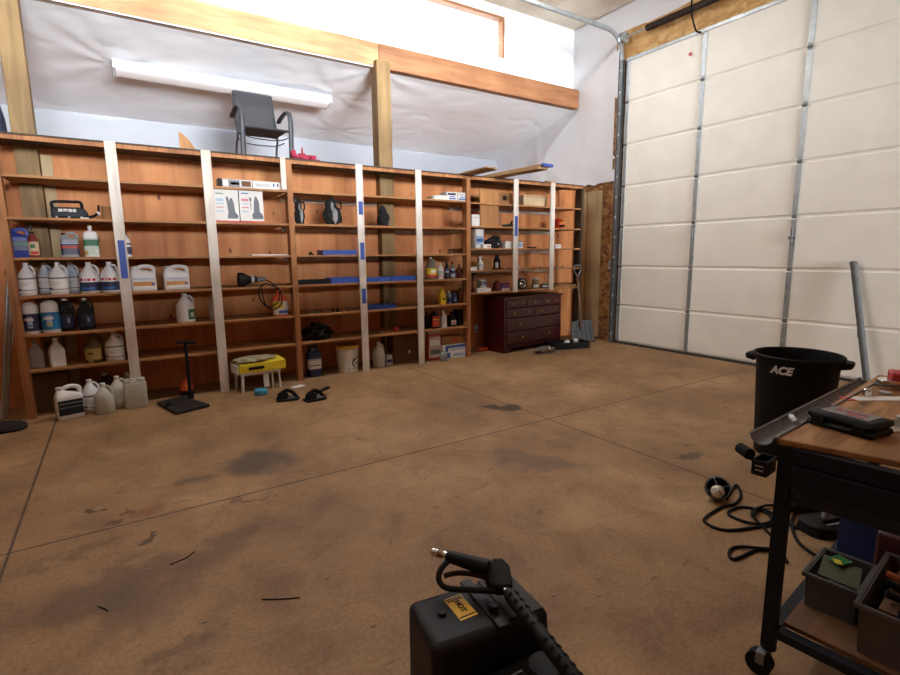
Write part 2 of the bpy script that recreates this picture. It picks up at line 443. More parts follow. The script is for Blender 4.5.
# membrane on the gable wall (hangs to about 2.5 m with a ragged hem)
def gable(u, v):
    y = 5.40+u*(8.4-5.40); hem = 2.50+.03*noise.noise((y*3, 0, 0))+.04*noise.noise((y*9, 1, 0)); z = hem+v*(HC-.01-hem)
    return (XW-.03-.012*noise.noise((y*1.5, z*1.2, 3))-1.2*wrinkle(y, z, 8), y, z)
struct(grid(gable, 50, 40, MEMB).build('wall_right_lining', smooth=180), 'white membrane hung on the end wall above head height')
def gable2(u, v):
    y = -3.5+u*(5.42+3.5); hem = 4.60+.03*noise.noise((y*2, 7, 0))+.015*noise.noise((y*9, 1, 0)); z = hem+v*(HC-.01-hem)
    return (XW-.04-.6*wrinkle(y, z, 8), y, z)
struct(grid(gable2, 90, 8, MEMB).build('wall_right_lining', smooth=180), 'white membrane strip above the door header')
struct(B(OSBH).box(XW-.035, XW, Y0, 5.36, 4.17, 4.70).build('trim_2', smooth=0), 'golden OSB header board above the overhead door')
struct(B(OSB).box(XW-.03, XW, 5.33, 5.47, 0, 4.5).build('trim_3', smooth=0), 'OSB jamb beside the overhead door')
# beam and posts
struct(B(BEAML).box(X0, 3.02, 6.20, 6.34, 3.745, 4.02).build('trim_4', bevel=.006, smooth=0), 'pale wooden beam over the loft opening, left of the middle post')
struct(B(BEAMW).box(3.024, XW-.04, 6.195, 6.34, 3.735, 4.02).build('trim_7', bevel=.006, smooth=0), 'redder wooden beam over the loft opening, right of the middle post')
struct(B(PAPER).box(X0, 2.94, 6.205, 6.22, 3.73, 3.744).build('trim_5', smooth=0), 'pale strip under the beam')
for x0, x1 in ((2.945, 3.135), (-.655, -.485)):
    struct(B(POSTW).box(x0, x1, 6.12, 6.30, 0, 3.80 if x0 > 0 else 3.744).build('trim_6', bevel=.006, smooth=0), 'treated square post rising behind the shelving')
struct(B(PALEW).box(-.475, -.395, 6.19, YB, 0, 2.36).build('trim_8', smooth=0), 'pale board beside the left post')

# ------------------------------------------------------------------ shelving: three 8 ft built-in units
YF = 5.69; ST = .022
ZA = [2.11, 1.76, 1.42, 1.09, .75, .435]; ZBB = [2.10, 1.79, 1.49, 1.19, .885]
POSTS = [(2.945, 3.135), (-.655, -.485)]
def shelf_outline(x0, x1):
    o = [(x0, YF), (x1, YF), (x1, YB-.002)]
    for a, b in POSTS:
        if x0 < a < x1: o += [(b+.006, YB-.002), (b+.006, 6.114), (a-.006, 6.114), (a-.006, YB-.002)]
    return o+[(x0, YB-.002)]
def unit(label, x0, x1, zs, laths, right=None, lathz=0.0, top_label=None):
    t = thing('shelving_unit', label, 'shelving unit', (x0, YF, 0), 0, 'built-in shelving along the plywood wall')
    off = Vector((-x0, -YF, 0))
    T = Matrix.Translation(off)
    B(STUD).box(x0-.03, x0+.03, YF-.004, YF+.10, 0, ZS-.05, T).build('upright', t, smooth=0)
    if right: B(DSTUD).box(right-.02, right+.025, YF-.004, YF+.12, 0, ZS-.05, T).build('upright', t, smooth=0)["label"] = 'dark upright at the far end'
    xe = right-.022 if right else x1-.034
    for z in zs:
        B(SHELFW).prism(shelf_outline(x0+.032, xe), ST, T, z-ST).build('shelf', t, smooth=0, bevel=.002)
    B(DSTUD).prism(shelf_outline(x0-.03, (right+.025) if right else x1-.034), .014, T, ZS-.016).build('top_board', t, smooth=0)
    B(STUD).box(x0-.03, (right+.025) if right else x1-.034, YF+.004, YF+.02, ZS-.055, ZS-.018, T).build('fascia', t, smooth=0)
    for (xl, w, z0, tapes) in laths:
        l = B(LATH).box(xl-w/2, xl+w/2, YF-.024, YF-.005, z0, ZS-.004, T).build('lath', t, smooth=0, bevel=.002)
        for (za, zb) in tapes:
            B(TAPE).box(xl-w*.28, xl+w*.34, YF-.0255, YF-.0235, za, zb, T).build('tape_strip', l, smooth=0)
    return t, T
u1, T1 = unit('tall plywood shelving section at far left, holding many white jugs', -.745, 1.665, ZA, [(.07, .088, 0, [(1.22, 1.57)]), (.855, .088, 0, []), (1.60, .055, 2.112, [])])
u2, T2 = unit('tall plywood shelving section in the middle, between jug shelves and red dresser bay', 1.665, 4.02, ZA, [(2.465, .085, 0, [(1.88, 2.03), (1.36, 1.56), (.84, 1.02)]), (3.25, .085, 0, [])])
u3, T3 = unit('plywood shelving section nearest the overhead door, above the red dresser', 4.02, 6.2, ZBB, [(4.83, .085, .865, [(1.66, 1.94)]), (5.54, .085, .865, [])], right=6.185)
CLEAT = P('white_cleat', 'd6cfc8', .6)
for (x0, x1, z) in ((1.70, 2.94, 2.086), (1.70, 2.94, 1.736), (3.14, 3.98, 1.736), (1.70, 2.94, 1.396)):
    B(CLEAT).box(x0, x1, YB-.024, YB-.004, z-.045, z-.001, T2).build('cleat', u2, smooth=0)
for z in (2.076, 1.766, 1.466, 1.166):
    B(CLEAT).box(4.06, 6.1, YB-.024, YB-.004, z-.045, z-.001, T3).build('cleat', u3, smooth=0)

# ------------------------------------------------------------------ overhead sectional door
XD = 6.572; DY0, DY1 = 1.58, 5.262
d = bpy.data.objects.new('door_1', None); COL.objects.link(d); d.location = (XD, (DY0+DY1)/2, 0); struct(d, 'tall cream sectional overhead door, seven panels high')
W2 = (DY1-DY0)/2
for k in range(7):
    s = B(CREAM)
    s.prism([(0, .6*k+.024+(.03 if k == 0 else 0)), (0, .6*k+.576), (.009, .6*k+.588), (.010, .6*k+.5995), (.035, .6*k+.5995), (.035, .6*k+.0005+(.03 if k == 0 else 0)), (.010, .6*k+.0005+(.03 if k == 0 else 0)), (.009, .6*k+.012+(.03 if k == 0 else 0))], 2*W2,
            Matrix(((1, 0, 0, 0), (0, 0, 1, -W2), (0, 1, 0, 0), (0, 0, 0, 1))))
    so = s.build('door_section', d, smooth=0)
    for yy in (-W2+.03, 4.06-(DY0+DY1)/2, 2.835-(DY0+DY1)/2, -W2+3.64):
        w = .03 if abs(yy) < W2-.1 else .025
        B(GALV).box(-.012, .001, yy-w, yy+w, .6*k+.035, .6*k+.565).build('stile_strip', so, smooth=0, bevel=.003)
        if k: 
            h = MB().m(DGALV); h.box(-.016, -.010, yy-.024, yy+.024, .6*k-.022, .6*k+.022); h.cyl((-.022, yy-.026, .6*k), (-.022, yy+.026, .6*k), .007)
            h.build('hinge', so, smooth=30)
B(P('seal_rubber', '3a3733', .8)).box(-.02, .035, -W2, W2, .001, .032).build('bottom_seal', d, smooth=0)
B(GALV).box(-.016, .03, -W2, W2, 4.17, 4.21).build('top_rail', d, smooth=0)
g = B(GREY); g.cyl((-.03, 2.835-(DY0+DY1)/2, 1.50), (-.03, 2.835-(DY0+DY1)/2, 1.66), .012); g.box(-.035, -.012, 2.80-(DY0+DY1)/2, 2.87-(DY0+DY1)/2, 1.54, 1.57); g.build('lift_handle', d, smooth=30)
g = B(DGALV); g.cyl((-.03, 4.06-(DY0+DY1)/2, 1.60), (-.03, 4.06-(DY0+DY1)/2, 1.72), .012); g.build('lift_handle', d, smooth=30)
pt = B(P('cord_white', 'cfc6b5', .8)).cyl((0, 0, 0), (0, 0, .12), .003, seg=6); pt.m(RED).box(-.004, .004, -.02, .02, -.035, .0)
tag(pt.build('pull_cord', loc=(XD-.03, 4.24, 3.97)), 'tiny red tag on a thin cord against the top door panel', 'cord')

# vertical track, angle and curved horizontal track
t = thing('door_track', 'galvanised door track curving from left door edge up and out under the ceiling', 'track', (XD-.04, 5.315, 0))
v = B(DGALV); v.box(-.03, -.024, -.035, .02, .02, 4.2); v.box(-.03, .03, .016, .022, .02, 4.2); v.box(.024, .03, -.03, .02, .02, 4.2)
v.build('vertical_track', t, smooth=0)
a = B(GALV); a.box(-.01, .07, .05, .056, .0, 4.45); a.box(.064, .07, .056, .11, 0, 4.45); a.build('angle_iron', t, smooth=0)
for k in range(14): B(LGREY).cyl((-.04, -.008, .15+k*.3), (-.028, -.008, .15+k*.3), .016, seg=8).build('bolt', t, smooth=30)
arc = [(0, 0, 4.2)]+[(-.36+.36*math.cos(q), 0, 4.2+.36*math.sin(q)) for q in np.linspace(.1, PI/2, 10)]+[(-4.2, 0, 4.57)]
B(GALV).tube(arc, .026, 8, flat=1.3, up=(0, 1, 0)).build('curved_track', t, smooth=40)
t = thing('torsion_spring', 'dark torsion spring on a steel shaft across the golden header board', 'spring', (XD-.10, 4.9, 4.47))
B(GALV).cyl((0, .40, 0), (0, -3.3, 0), .0125).build('shaft', t, smooth=30)
sp = P('spring_steel', '3a2c26', .6, .4)
s = B(sp); helix = []
for k in range(900):
    q = k/900; helix.append((.036*math.cos(q*2*PI*60), -.02-q*1.6, .036*math.sin(q*2*PI*60)))
s.tube(helix, .011, 5); s.build('spring_coil', t, smooth=60)
B(GALV).lathe([(.06, -.04), (.075, -.04), (.075, -.03), (.058, -.02), (.058, .02), (.075, .03), (.075, .04), (.02, .04)], 20, M=Matrix.Translation((0, .36, 0)) @ Matrix.Rotation(PI/2, 4, 'X')).build('cable_drum', t, smooth=40)
b_ = B(GALV).box(-.01, .075, .41, .425, -.09, .09); b_.build('bearing_plate', t, smooth=0)
c = B(BLKM).tube(spline([(XD-.13, 4.19, 4.75), (XD-.145, 4.19, 4.56), (XD-.13, 4.19, 4.40), (XD-.06, 4.17, 4.22), (XD-.05, 4.12, 4.17), (XD-.06, 4.09, 4.16)], 6), .011, 8)
tag(c.build('black_cable', smooth=60), 'short black cable looped down over the door header', 'cable')
t = thing('wall_switch', 'small grey switch box on the OSB jamb left of the door', 'switch', (XW-.032, 5.405, 1.22))
B(LGREY).box(-.04, 0, -.035, .035, -.06, .06).build('box', t, smooth=0, bevel=.004); B(DGALV).box(-.05, -.04, -.012, .012, -.02, .03).build('toggle', t, smooth=0)
c = B(LGREY).cyl((0, 0, 0), (-.04, 0, 0), .035, .03, 16)
tag(c.build('round_junction_box', loc=(XW-.031, 5.38, .98), smooth=40), 'round pale wall box on the jamb below the switch box', 'wall box')
c = B(PALEW).box(-.02, 0, -.145, .145, 0, 2.36)
tag(c.build('pale_board', loc=(XW-.002, 5.80, .04), smooth=0), 'tall pale bare board upright on the end wall right of the shelving', 'board')
tag(B(PALEW).box(-.02, 0, -.12, .12, 0, 2.36).build('pale_board', loc=(XW-.002, 6.09, .03), smooth=0), 'tall pale bare board seen through the last shelf bay', 'board')


# ------------------------------------------------------------------ builders for jugs, bottles, boxes
def fit(l, r, top, Y, z):
    a, b = col(l, Y, z+.1), col(r, Y, z+.1); x = (a+b)/2
    return x, (b-a)*math.cos(math.atan2(x, Y)), zat(top, x, Y)-z
def ring_at(rings, z):
    for i in range(len(rings)-1):
        a, b = rings[i], rings[i+1]
        if a[0] <= z <= b[0]:
            t = (z-a[0])/max(1e-6, b[0]-a[0]); return [a[k]+(b[k]-a[k])*t for k in range(len(a))]
    return rings[-1]
def wrap(mb, rings, z1, z2, mat, a0=-150, a1=-30, eps=.0012, seg=14):
    """a thin label patch following the body between two heights; -90 degrees is the front"""
    mb.m(mat); zs = sorted(set([z1, z2]+[r[0] for r in rings if z1 < r[0] < z2])); rows = []
    for z in zs:
        z_, rx, ry, n, cx, cy = ring_at(rings, z); row = []
        for k in range(seg+1):
            a = math.radians(a0+(a1-a0)*k/seg); c, s = math.cos(a), math.sin(a)
            row.append((mb.bm.verts.new((cx+(rx+eps)*math.copysign(abs(c)**(2/n), c), cy+(ry+eps)*math.copysign(abs(s)**(2/n), s), z)),
                        mb.bm.verts.new((cx+(rx-.0005)*math.copysign(abs(c)**(2/n), c), cy+(ry-.0005)*math.copysign(abs(s)**(2/n), s), z))))
        rows.append(row)
    for i in range(len(rows)-1):
        for k in range(seg):
            A, Bq, C_, D_ = rows[i][k], rows[i][k+1], rows[i+1][k+1], rows[i+1][k]
            mb._f([A[0], Bq[0], C_[0], D_[0]])
    return mb
def R6(*rs): return [tuple(r)+(2, 0, 0)[len(r)-3:] if len(r) < 6 else r for r in rs]
def labelled(t, rings, labs, h):
    """labs: list of bands (z0, z1, material[, a0, a1]) as fractions of the height; the first is the ground of the label, the rest print on it"""
    if not labs: return
    root = None
    for k, L in enumerate(labs):
        a0, a1 = (L[3], L[4]) if len(L) > 3 else (-165, -15)
        o = wrap(MB(), rings, L[0]*h, L[1]*h, L[2], a0, a1, .0012+.0007*k).build('label' if k == 0 else 'print', root or t, smooth=60)
        if k == 0: root = o
def gallon(label, cat, x, y, z, w, h, mat, labs=(), rz=0, cap=None, liquid=None, group=None, side=1, name='gallon_jug'):
    t = thing(name, label, cat, (x, y, z), rz, group); r = w/2
    rings = R6((0, r*.88, r*.88), (.012*h/.28, r*.97, r*.97), (.05*h, r, r), (.52*h, r, r), (.60*h, r*.95, r*.95), (.70*h, r*.74, r*.74), (.80*h, r*.48, r*.48), (.87*h, r*.30, r*.30), (.90*h, r*.25, r*.25), (.95*h, r*.25, r*.25))
    B(mat).loft(rings, 26).build('body', t, smooth=50)
    B(mat).tube(spline([(side*r*.18, 0, .885*h), (side*r*.52, 0, .89*h), (side*r*.80, 0, .80*h), (side*r*.90, 0, .68*h), (side*r*.86, 0, .58*h)], 5), r*.13, 8).build('handle', t, smooth=60)
    B(cap or mat).lathe([(r*.27, .925*h), (r*.29, .93*h), (r*.29, .99*h), (r*.25, h)], 14).build('cap', t, smooth=40)
    labelled(t, rings, labs, h)
    return t
def fjug(label, cat, x, y, z, w, dp, h, mat, labs=(), rz=0, cap=None, group=None, name='jug'):
    t = thing(name, label, cat, (x, y, z), rz, group); a, b = w/2, dp/2
    rings = [(0, a*.95, b*.93, 7, 0, 0), (.02*h, a, b, 7, 0, 0), (.66*h, a, b, 7, 0, 0), (.72*h, a*.97, b*.95, 6, 0, 0), (.80*h, a*.70, b*.72, 4, -a*.22, 0), (.86*h, a*.34, b*.5, 3, -a*.52, 0), (.90*h, a*.22, b*.4, 2, -a*.6, 0), (.93*h, a*.22, b*.4, 2, -a*.6, 0)]
    B(mat).loft(rings, 28).build('body', t, smooth=45)
    B(mat).tube(spline([(-a*.45, 0, .86*h), (-a*.1, 0, .97*h), (a*.45, 0, .975*h), (a*.84, 0, .90*h), (a*.86, 0, .70*h)], 5), b*.30, 8, flat=.7).build('handle', t, smooth=60)
    B(cap or mat).lathe([(a*.26, .925*h), (a*.27, .93*h), (a*.27, .985*h), (a*.22, .99*h)], 14, M=Matrix.Translation((-a*.6, 0, 0))).build('cap', t, smooth=40)
    labelled(t, rings, labs, h)
    return t
def bottle(label, cat, x, y, z, w, h, mat, labs=(), cap=None, neck=.35, sh=.68, n=2, dp=None, rz=0, spray=False, pump=False, group=None, name='bottle'):
    t = thing(name, label, cat, (x, y, z), rz, group); a, b = w/2, (dp or w)/2
    top = .78 if (spray or pump) else .90
    nk = neck
    rings = [(0, a*.9, b*.9, n, 0, 0), (.02*h, a, b, n, 0, 0), (sh*top*h, a, b, n, 0, 0), ((sh+.12)*top*h, a*.82, b*.82, n, 0, 0), (.93*top*h, a*nk*1.1, a*nk*1.1, 2, 0, 0), (top*h, a*nk, a*nk, 2, 0, 0)]
    B(mat).loft(rings, 22).build('body', t, smooth=45)
    c = B(cap or mat)
    if spray:
        c.lathe([(a*nk*1.15, .76*h), (a*nk*1.15, .84*h)], 12); c.box(-a*.75, a*.5, -a*.22, a*.22, .86*h, h); c.box(-.15*a, .15*a, -.15*a, .15*a, .83*h, .87*h); c.box(-a*.55, -a*.38, -a*.1, a*.1, .74*h, .87*h)
        c.build('trigger_head', t, smooth=40)
    elif pump:
        c.lathe([(a*nk*1.15, .76*h), (a*nk*1.15, .82*h), (.1*a, .83*h), (.1*a, .94*h)], 12); c.box(-a*.75, a*.25, -a*.18, a*.18, .93*h, h)
        c.build('pump_head', t, smooth=40)
    else:
        c.lathe([(a*nk*1.15, .885*h), (a*nk*1.2, .89*h), (a*nk*1.2, .985*h), (a*nk, h)], 14).build('cap', t, smooth=40)
    labelled(t, rings, labs, h)
    return t
def carton(label, cat, x, y, z, w, dp, h, mat, prints=(), rz=0, group=None, name='cardboard_box', flaps=None, bevel=.002):
    """box with printed panels on its front: (x0, x1, z0, z1, material) as fractions"""
    if not prints and not flaps:
        o = B(mat).box(-w/2, w/2, -dp/2, dp/2, 0, h).build(name, loc=(x, y, z), rz=rz, smooth=0, bevel=bevel); return tag(o, label, cat, group)
    t = thing(name, label, cat, (x, y, z), rz, group)
    bo = B(mat).box(-w/2, w/2, -dp/2, dp/2, 0, h).build('box_body', t, smooth=0, bevel=bevel)
    for (a, b, c, d_, mm) in prints:
        B(mm).box(-w/2+a*w, -w/2+b*w, -dp/2-.0016, -dp/2+.001, c*h, d_*h).build('print', bo, smooth=0)
    if flaps:
        B(flaps).box(-w/2, w/2, -.03, .03, h-.001, h+.001).build('tape', t, smooth=0)
    return t
CJ, CB, CX = 'jug', 'bottle', 'box'
LAB3 = lambda: [(.10, .55, PAPER), (.50, .535, NAVY), (.16, .18, NAVY), (.16, .22, NAVY, -150, -120), (.38, .39, GREY, -140, -50), (.32, .33, GREY, -140, -70)]

# ------------------------------------------------------------------ far-left shelf bay
z = 1.76
x, w_, h_ = fit(52, 85, 195, 5.86, z)
t = thing('tool_bag', 'black padded carry case with pale block lettering on second shelf at far left', 'tool bag', (x, 5.86, z))
prof = [(-.13, 0), (.14, 0), (.145, .06), (.10, .155), (.05, .16), (-.09, .15), (-.13, .13)]
Mx = Matrix(((1, 0, 0, 0), (0, 0, 1, -.06), (0, 1, 0, 0), (0, 0, 0, 1)))
B(P('case_black', '20252c', .5)).prism([(-.13, .012), (.14, .012), (.14, .06), (.105, .105), (-.125, .10), (-.13, .08)], .12, Mx).build('body', t, bevel=.012)
B(BLACK).tube(spline([(-.118, 0, .10), (-.118, 0, .145), (-.06, 0, .155), (.03, 0, .155), (.09, 0, .155), (.10, 0, .10)], 4), .013, 8).build('handle', t, smooth=60)
for k, (a, b) in enumerate(((-.075, -.045), (-.040, -.008), (-.003, .028), (.033, .055))):
    B(PAPER).box(a, b, -.0625, -.0605, .062+.004*(k == 1), .088).build('letter_mark', t, smooth=0)
for a in (-.10, -.01, .08): B(LGREY).box(a, a+.016, -.064, -.05, .0, .022).build('latch', t, smooth=0)
t = thing('trigger_nozzle', 'small black hose nozzle with white collar beside the padded carry case', 'nozzle', (col(93, 5.80, z), 5.80, z))
B(BLKM).tube([(-.04, 0, .012), (.01, 0, .03), (.05, 0, .06)], [.010, .012, .011], 8).build('barrel', t, smooth=60)
B(BLKM).cyl((.05, 0, .05), (.055, 0, .13), .012, .009).build('grip', t, smooth=40)
B(PAPER).cyl((.040, 0, .052), (.058, 0, .064), .017).build('collar', t, smooth=40); B(PAPER).box(-.09, -.03, -.012, .012, 0, .014).build('tip', t, smooth=0)
o = B(CARD).lathe([(.045, 0), (.045, .12), (.040, .12), (.040, .005), (.001, .005)], 20, cap1=False).build('cardboard_roll', loc=(col(108, 5.80, z), 5.83, z), smooth=40)
tag(o, 'brown cardboard cylinder behind the first white lath, second shelf', 'cardboard roll')
z = 1.42
x, w_, h_ = fit(10, 30, 231, 5.84, z)
fjug('dark blue rectangular jug with a green stripe at far left of third shelf', CJ, x, 5.84, z, w_, .11, h_+.02, P('royal_blue', '22388c', .4), [(.25, .6, NAVYP), (.44, .5, GREEN)], name='jug')
x, w_, h_ = fit(28, 39, 226, 5.80, z)
bottle('pump bottle of red liquid with pale label beside dark blue jug', CB, x, 5.80, z, w_, h_, P('red_soap', '7d2b25', .3), [(.08, .5, P('floral_label', 'cdbb9c', .6)), (.3, .42, GREEN, -120, -70), (.1, .2, LRED, -120, -40)], BLACK, pump=True, name='pump_bottle')
x, w_, h_ = fit(61, 79, 233, 5.84, z)
fjug('pale grey jug with red and black label on third shelf', CJ, x, 5.84, z, w_, .09, h_, GREYJ, [(.12, .62, NAVY), (.36, .48, LRED), (.55, .6, LBLUE)], cap=BLACK)
x, w_, h_ = fit(84, 99, 226, 5.82, z)
bottle('white squarish bottle with green and gold label on third shelf', CB, x, 5.82, z, w_, h_, WHITE, [(.06, .60, SAGE), (.36, .56, GREEN), (.06, .2, P('gold_print', 'b39a5a', .5), -150, -100), (.1, .24, PAPER, -80, -40)], n=5, dp=.07, neck=.28, sh=.78)
x, w_, h_ = fit(121, 131, 232, 5.80, z)
bottle('small white bottle with dark label just right of the first taped lath', CB, x, 5.80, z, w_, h_, WHITE, [(.1, .55, NAVY), (.4, .48, PAPER)], BLACK, n=4)
z = 1.09
for l, r, top, Y, lab, which in ((18, 37, 259.5, 5.80, LAB3(), 'white gallon jug with lined label at far left of fourth shelf'), (38, 54, 259.5, 5.99, LAB3(), 'pale gallon jug half hidden, second in the row of six'),
        (49, 69.5, 259.5, 5.80, LAB3(), 'white gallon jug with lined label, third in the row of six'), (64, 80, 259.5, 5.99, LAB3(), 'bluish gallon jug half hidden, fourth in the row of six')):
    x, w_, h_ = fit(l, r, top, Y, z); gallon(which, CJ, x, Y, z, min(w_, .152), .285, WHITE if Y < 5.9 else P('bluish_white_plastic', 'b9c1cc', .4), lab, -.15, group='six gallon jugs on one shelf')
for l, r, top, which in ((79, 102, 260, 'white gallon jug with red-lettered navy label, left one of the pair'), (101, 121, 260, 'white gallon jug with red-lettered navy label beside taped lath')):
    x, w_, h_ = fit(l, r, top, 5.80, z); gallon(which, CJ, x-.004, 5.80, z, .155, .285, WHITE, [(.06, .60, WHITE), (.08, .36, NAVY), (.40, .48, LRED, -150, -122), (.40, .48, LRED, -112, -104), (.40, .48, LRED, -98, -78), (.40, .48, LRED, -70, -50), (.12, .2, BLUEP, -140, -60)], -.1, group='six gallon jugs on one shelf')
z = .75
for l, r, top, m_, which in ((22.5, 40.5, 302, NAVY, 'white-topped jug with dark navy label on fifth shelf'), (41.5, 60.5, 300, P('bright_blue_label', '2277b0', .45), 'white-topped jug with bright blue label on fifth shelf')):
    x, w_, h_ = fit(l, r, top, 5.80, z); r_ = w_/2
    t = thing('wide_jar', which, CJ, (x, 5.80, z))
    rings = R6((0, r_*.92, r_*.92), (.02, r_, r_), (.64*h_, r_, r_), (.66*h_, r_*.97, r_*.97), (.80*h_, r_*.95, r_*.95), (.90*h_, r_*.86, r_*.86), (.97*h_, r_*.55, r_*.55), (h_, r_*.2, r_*.2))
    B(WHITE).loft(rings, 26).build('body', t, smooth=50)
    labelled(t, rings, [(.10, .64, m_, -175, -5), (.2, .55, LBLUE, -110, -78), (.42, .50, PAPER, -130, -70), (.25, .30, YELLOW if m_ is not NAVY else GREY, -115, -80)], h_)
for l, r, which in ((58.5, 75, 'dark clear gallon jug with navy label on fifth shelf, left one'), (77, 95, 'dark clear gallon jug with navy label on fifth shelf, right one')):
    x, w_, h_ = fit(l, r, 298, 5.84, z); gallon(which, CJ, x, 5.84, z, w_, h_, DSMOKE, [(.12, .5, NAVY), (.26, .4, LBLUE, -80, -66)], 0, cap=WHITE)
z = .435
x, w_, h_ = fit(29, 44.5, 340, 5.84, z)
bottle('grey square-shouldered jug at far left of lowest shelf', CJ, x, 5.84, z, w_, h_, GREYJ, (), n=6, dp=.10, neck=.28, sh=.62, name='jug')
x, w_, h_ = fit(49, 65, 337.5, 5.80, z)
bottle('plain white angular jug on lowest shelf', CJ, x, 5.80, z, w_, h_, WHITE, (), n=6, dp=.11, neck=.28, sh=.62, rz=.25, name='jug')
x, w_, h_ = fit(84, 104, 333, 5.84, z)
gallon('amber-tinted clear gallon jug with torn yellow label on lowest shelf', CJ, x, 5.84, z, w_, h_, TANSM, [(.12, .50, P('faded_yellow_label', 'b3a668', .7), -150, -45), (.0, .14, P('torn_label', 'a89b6d', .8), -130, -100), (.3, .36, DCARD, -125, -95)], 0)
x, w_, h_ = fit(105, 124.5, 332, 5.80, z)
gallon('white gallon jug with two dark label lines on lowest shelf', CJ, x, 5.80, z, w_, h_, WHITE, LAB3(), -.15)
# jugs and carton on the floor at the foot of that bay
x = col(46, 6.0, .2); c_ = carton('brown cardboard carton standing inside the bottom left bay', CX, x+.03, 5.99, 0, .30, .2, .36, DCARD, rz=.05, flaps=CARD)
fjug('white slanted-handle jug with black label, frontmost on the floor', CJ, -.455, 5.55, 0, .20, .12, zat(387, -.455, 5.55)+.01, WHITE, [(.14, .60, P('black_label', '22242a', .5), -135, -45), (.48, .52, GREY, -125, -60), (.36, .39, GREY, -125, -60)], .28)
gallon('white gallon jug with two dark lines on floor beside black-labelled jug', CJ, -.30, 5.68, 0, .15, zat(379.5, -.30, 5.68), WHITE, LAB3(), .1)
gallon('clear gallon jug of pale liquid, frontmost of the floor group', CJ, -.195, 5.535, 0, .155, zat(383, -.195, 5.535), TRANSG, (), -.3, cap=WHITE)
gallon('milky gallon jug with white label on floor behind the clear one', CJ, -.085, 5.70, 0, .15, zat(376, -.085, 5.70), TRANS, [(.18, .45, PAPER, -120, -40)], -.2, cap=WHITE)
gallon('smoky brown jug at the back of the floor group', CJ, -.185, 5.90, 0, .14, zat(373, -.185, 5.90), SMOKE, (), 0, cap=WHITE)
gallon('pale gallon jug against the first lath at the back of floor group', CJ, .0, 5.90, 0, .15, zat(372, .0, 5.90), TRANS, (), 0)
t = thing('jerrycan', 'large translucent square jerrycan on floor in front of the first lath', 'jerrycan', (.055, 5.585, 0), -.05); h_ = zat(378, .055, 5.585)
rings = [(0, .086, .044, 6, 0, 0), (.015, .094, .05, 6, 0, 0), (h_*.78, .094, .05, 6, 0, 0), (h_*.84, .092, .047, 5, 0, 0)]
B(TRANSG).loft(rings, 26).build('body', t, smooth=45)
g = B(TRANSG); g.box(-.09, -.055, -.03, .03, h_*.82, h_*.99); g.box(-.09, -.04, -.025, .025, h_*.9, h_*.99); g.box(.05, .085, -.022, .022, h_*.82, h_*.99); g.box(.02, .085, -.02, .02, h_*.925, h_); g.box(-.045, .022, -.03, .03, h_*.82, h_*.93); g.build('handle', t, bevel=.008)
B(TRANS).cyl((-.01, 0, h_*.93), (-.01, 0, h_*.99), .024).build('cap', t, smooth=40)

# ------------------------------------------------------------------ second bay
z = 1.09
for l, r, which in ((131, 155.5, 'white handled jug with orange label near the taped lath'), (164, 188.5, 'white handled jug with orange label standing by itself, mid-bay')):
    x, w_, h_ = fit(l, r, 267, 5.82, z); fjug(which, CJ, x, 5.82, z, w_+.01, .12, h_+.012, WHITE, [(.10, .42, PAPER, -130, -50), (.2, .36, P('orange_print', 'c98a4a', .5), -118, -66), (.22, .3, BLUEP, -82, -60), (.46, .5, LBLUE, -120, -60)])
z = .75
x, w_, h_ = fit(176, 195, 293, 5.82, z); gallon('white gallon jug with green label alone on fifth shelf', CJ, x, 5.82, z, w_, h_, WHITE, [(.12, .46, GREEN, -85, -20), (.2, .36, SAGE, -70, -40)], .1)
x, w_, h_ = fit(209, 219, 294, 5.90, z); bottle('translucent white bottle half hidden behind the second lath', CB, x, 5.90, z, w_, h_, TRANS, ())
t = thing('floor_scraper', 'black T-handled pole on flat square base standing on the floor', 'floor tool', tuple(fl(183, 406)))
q = [fl(*p)-fl(183, 406) for p in ((157, 405), (176, 415.5), (210, 407), (182, 398.5))]
B(P('scraper_plate', '2a2624', .7)).prism([(v[0], v[1]) for v in q], .03, z0=.001).build('base_plate', t, bevel=.006)
pb = fl(191, 401)-fl(183, 406); zt = zat(343, *fl(191, 401)[:2])
B(BLKM).cyl((pb[0], pb[1], .02), (pb[0]+.0, pb[1]+.02, zt), .018, .015).build('pole', t, smooth=40)
B(BLKM).cyl((pb[0]-.075, pb[1]+.02, zt+.012), (pb[0]+.085, pb[1]+.02, zt-.003), .017).build('cross_handle', t, smooth=40)
g = B(BLKM).box(pb[0]-.03, pb[0]+.03, pb[1]-.03, pb[1]+.03, .028, .06); g.build('socket', t, bevel=.004)
g = B(BLKM).cyl((-.12, -.02, .03), (-.12, -.02, .055), .03, .022); g.build('foot_pad', t, smooth=40)
x, w_, h_ = fit(181, 192, 378, 5.80, 0); gallon('small orange-red jug with black base behind the T-handled pole', CJ, x, 5.80, 0, w_*1.25, h_, ORANGE, [(.02, .3, BLACK, -179, -1)], .2)

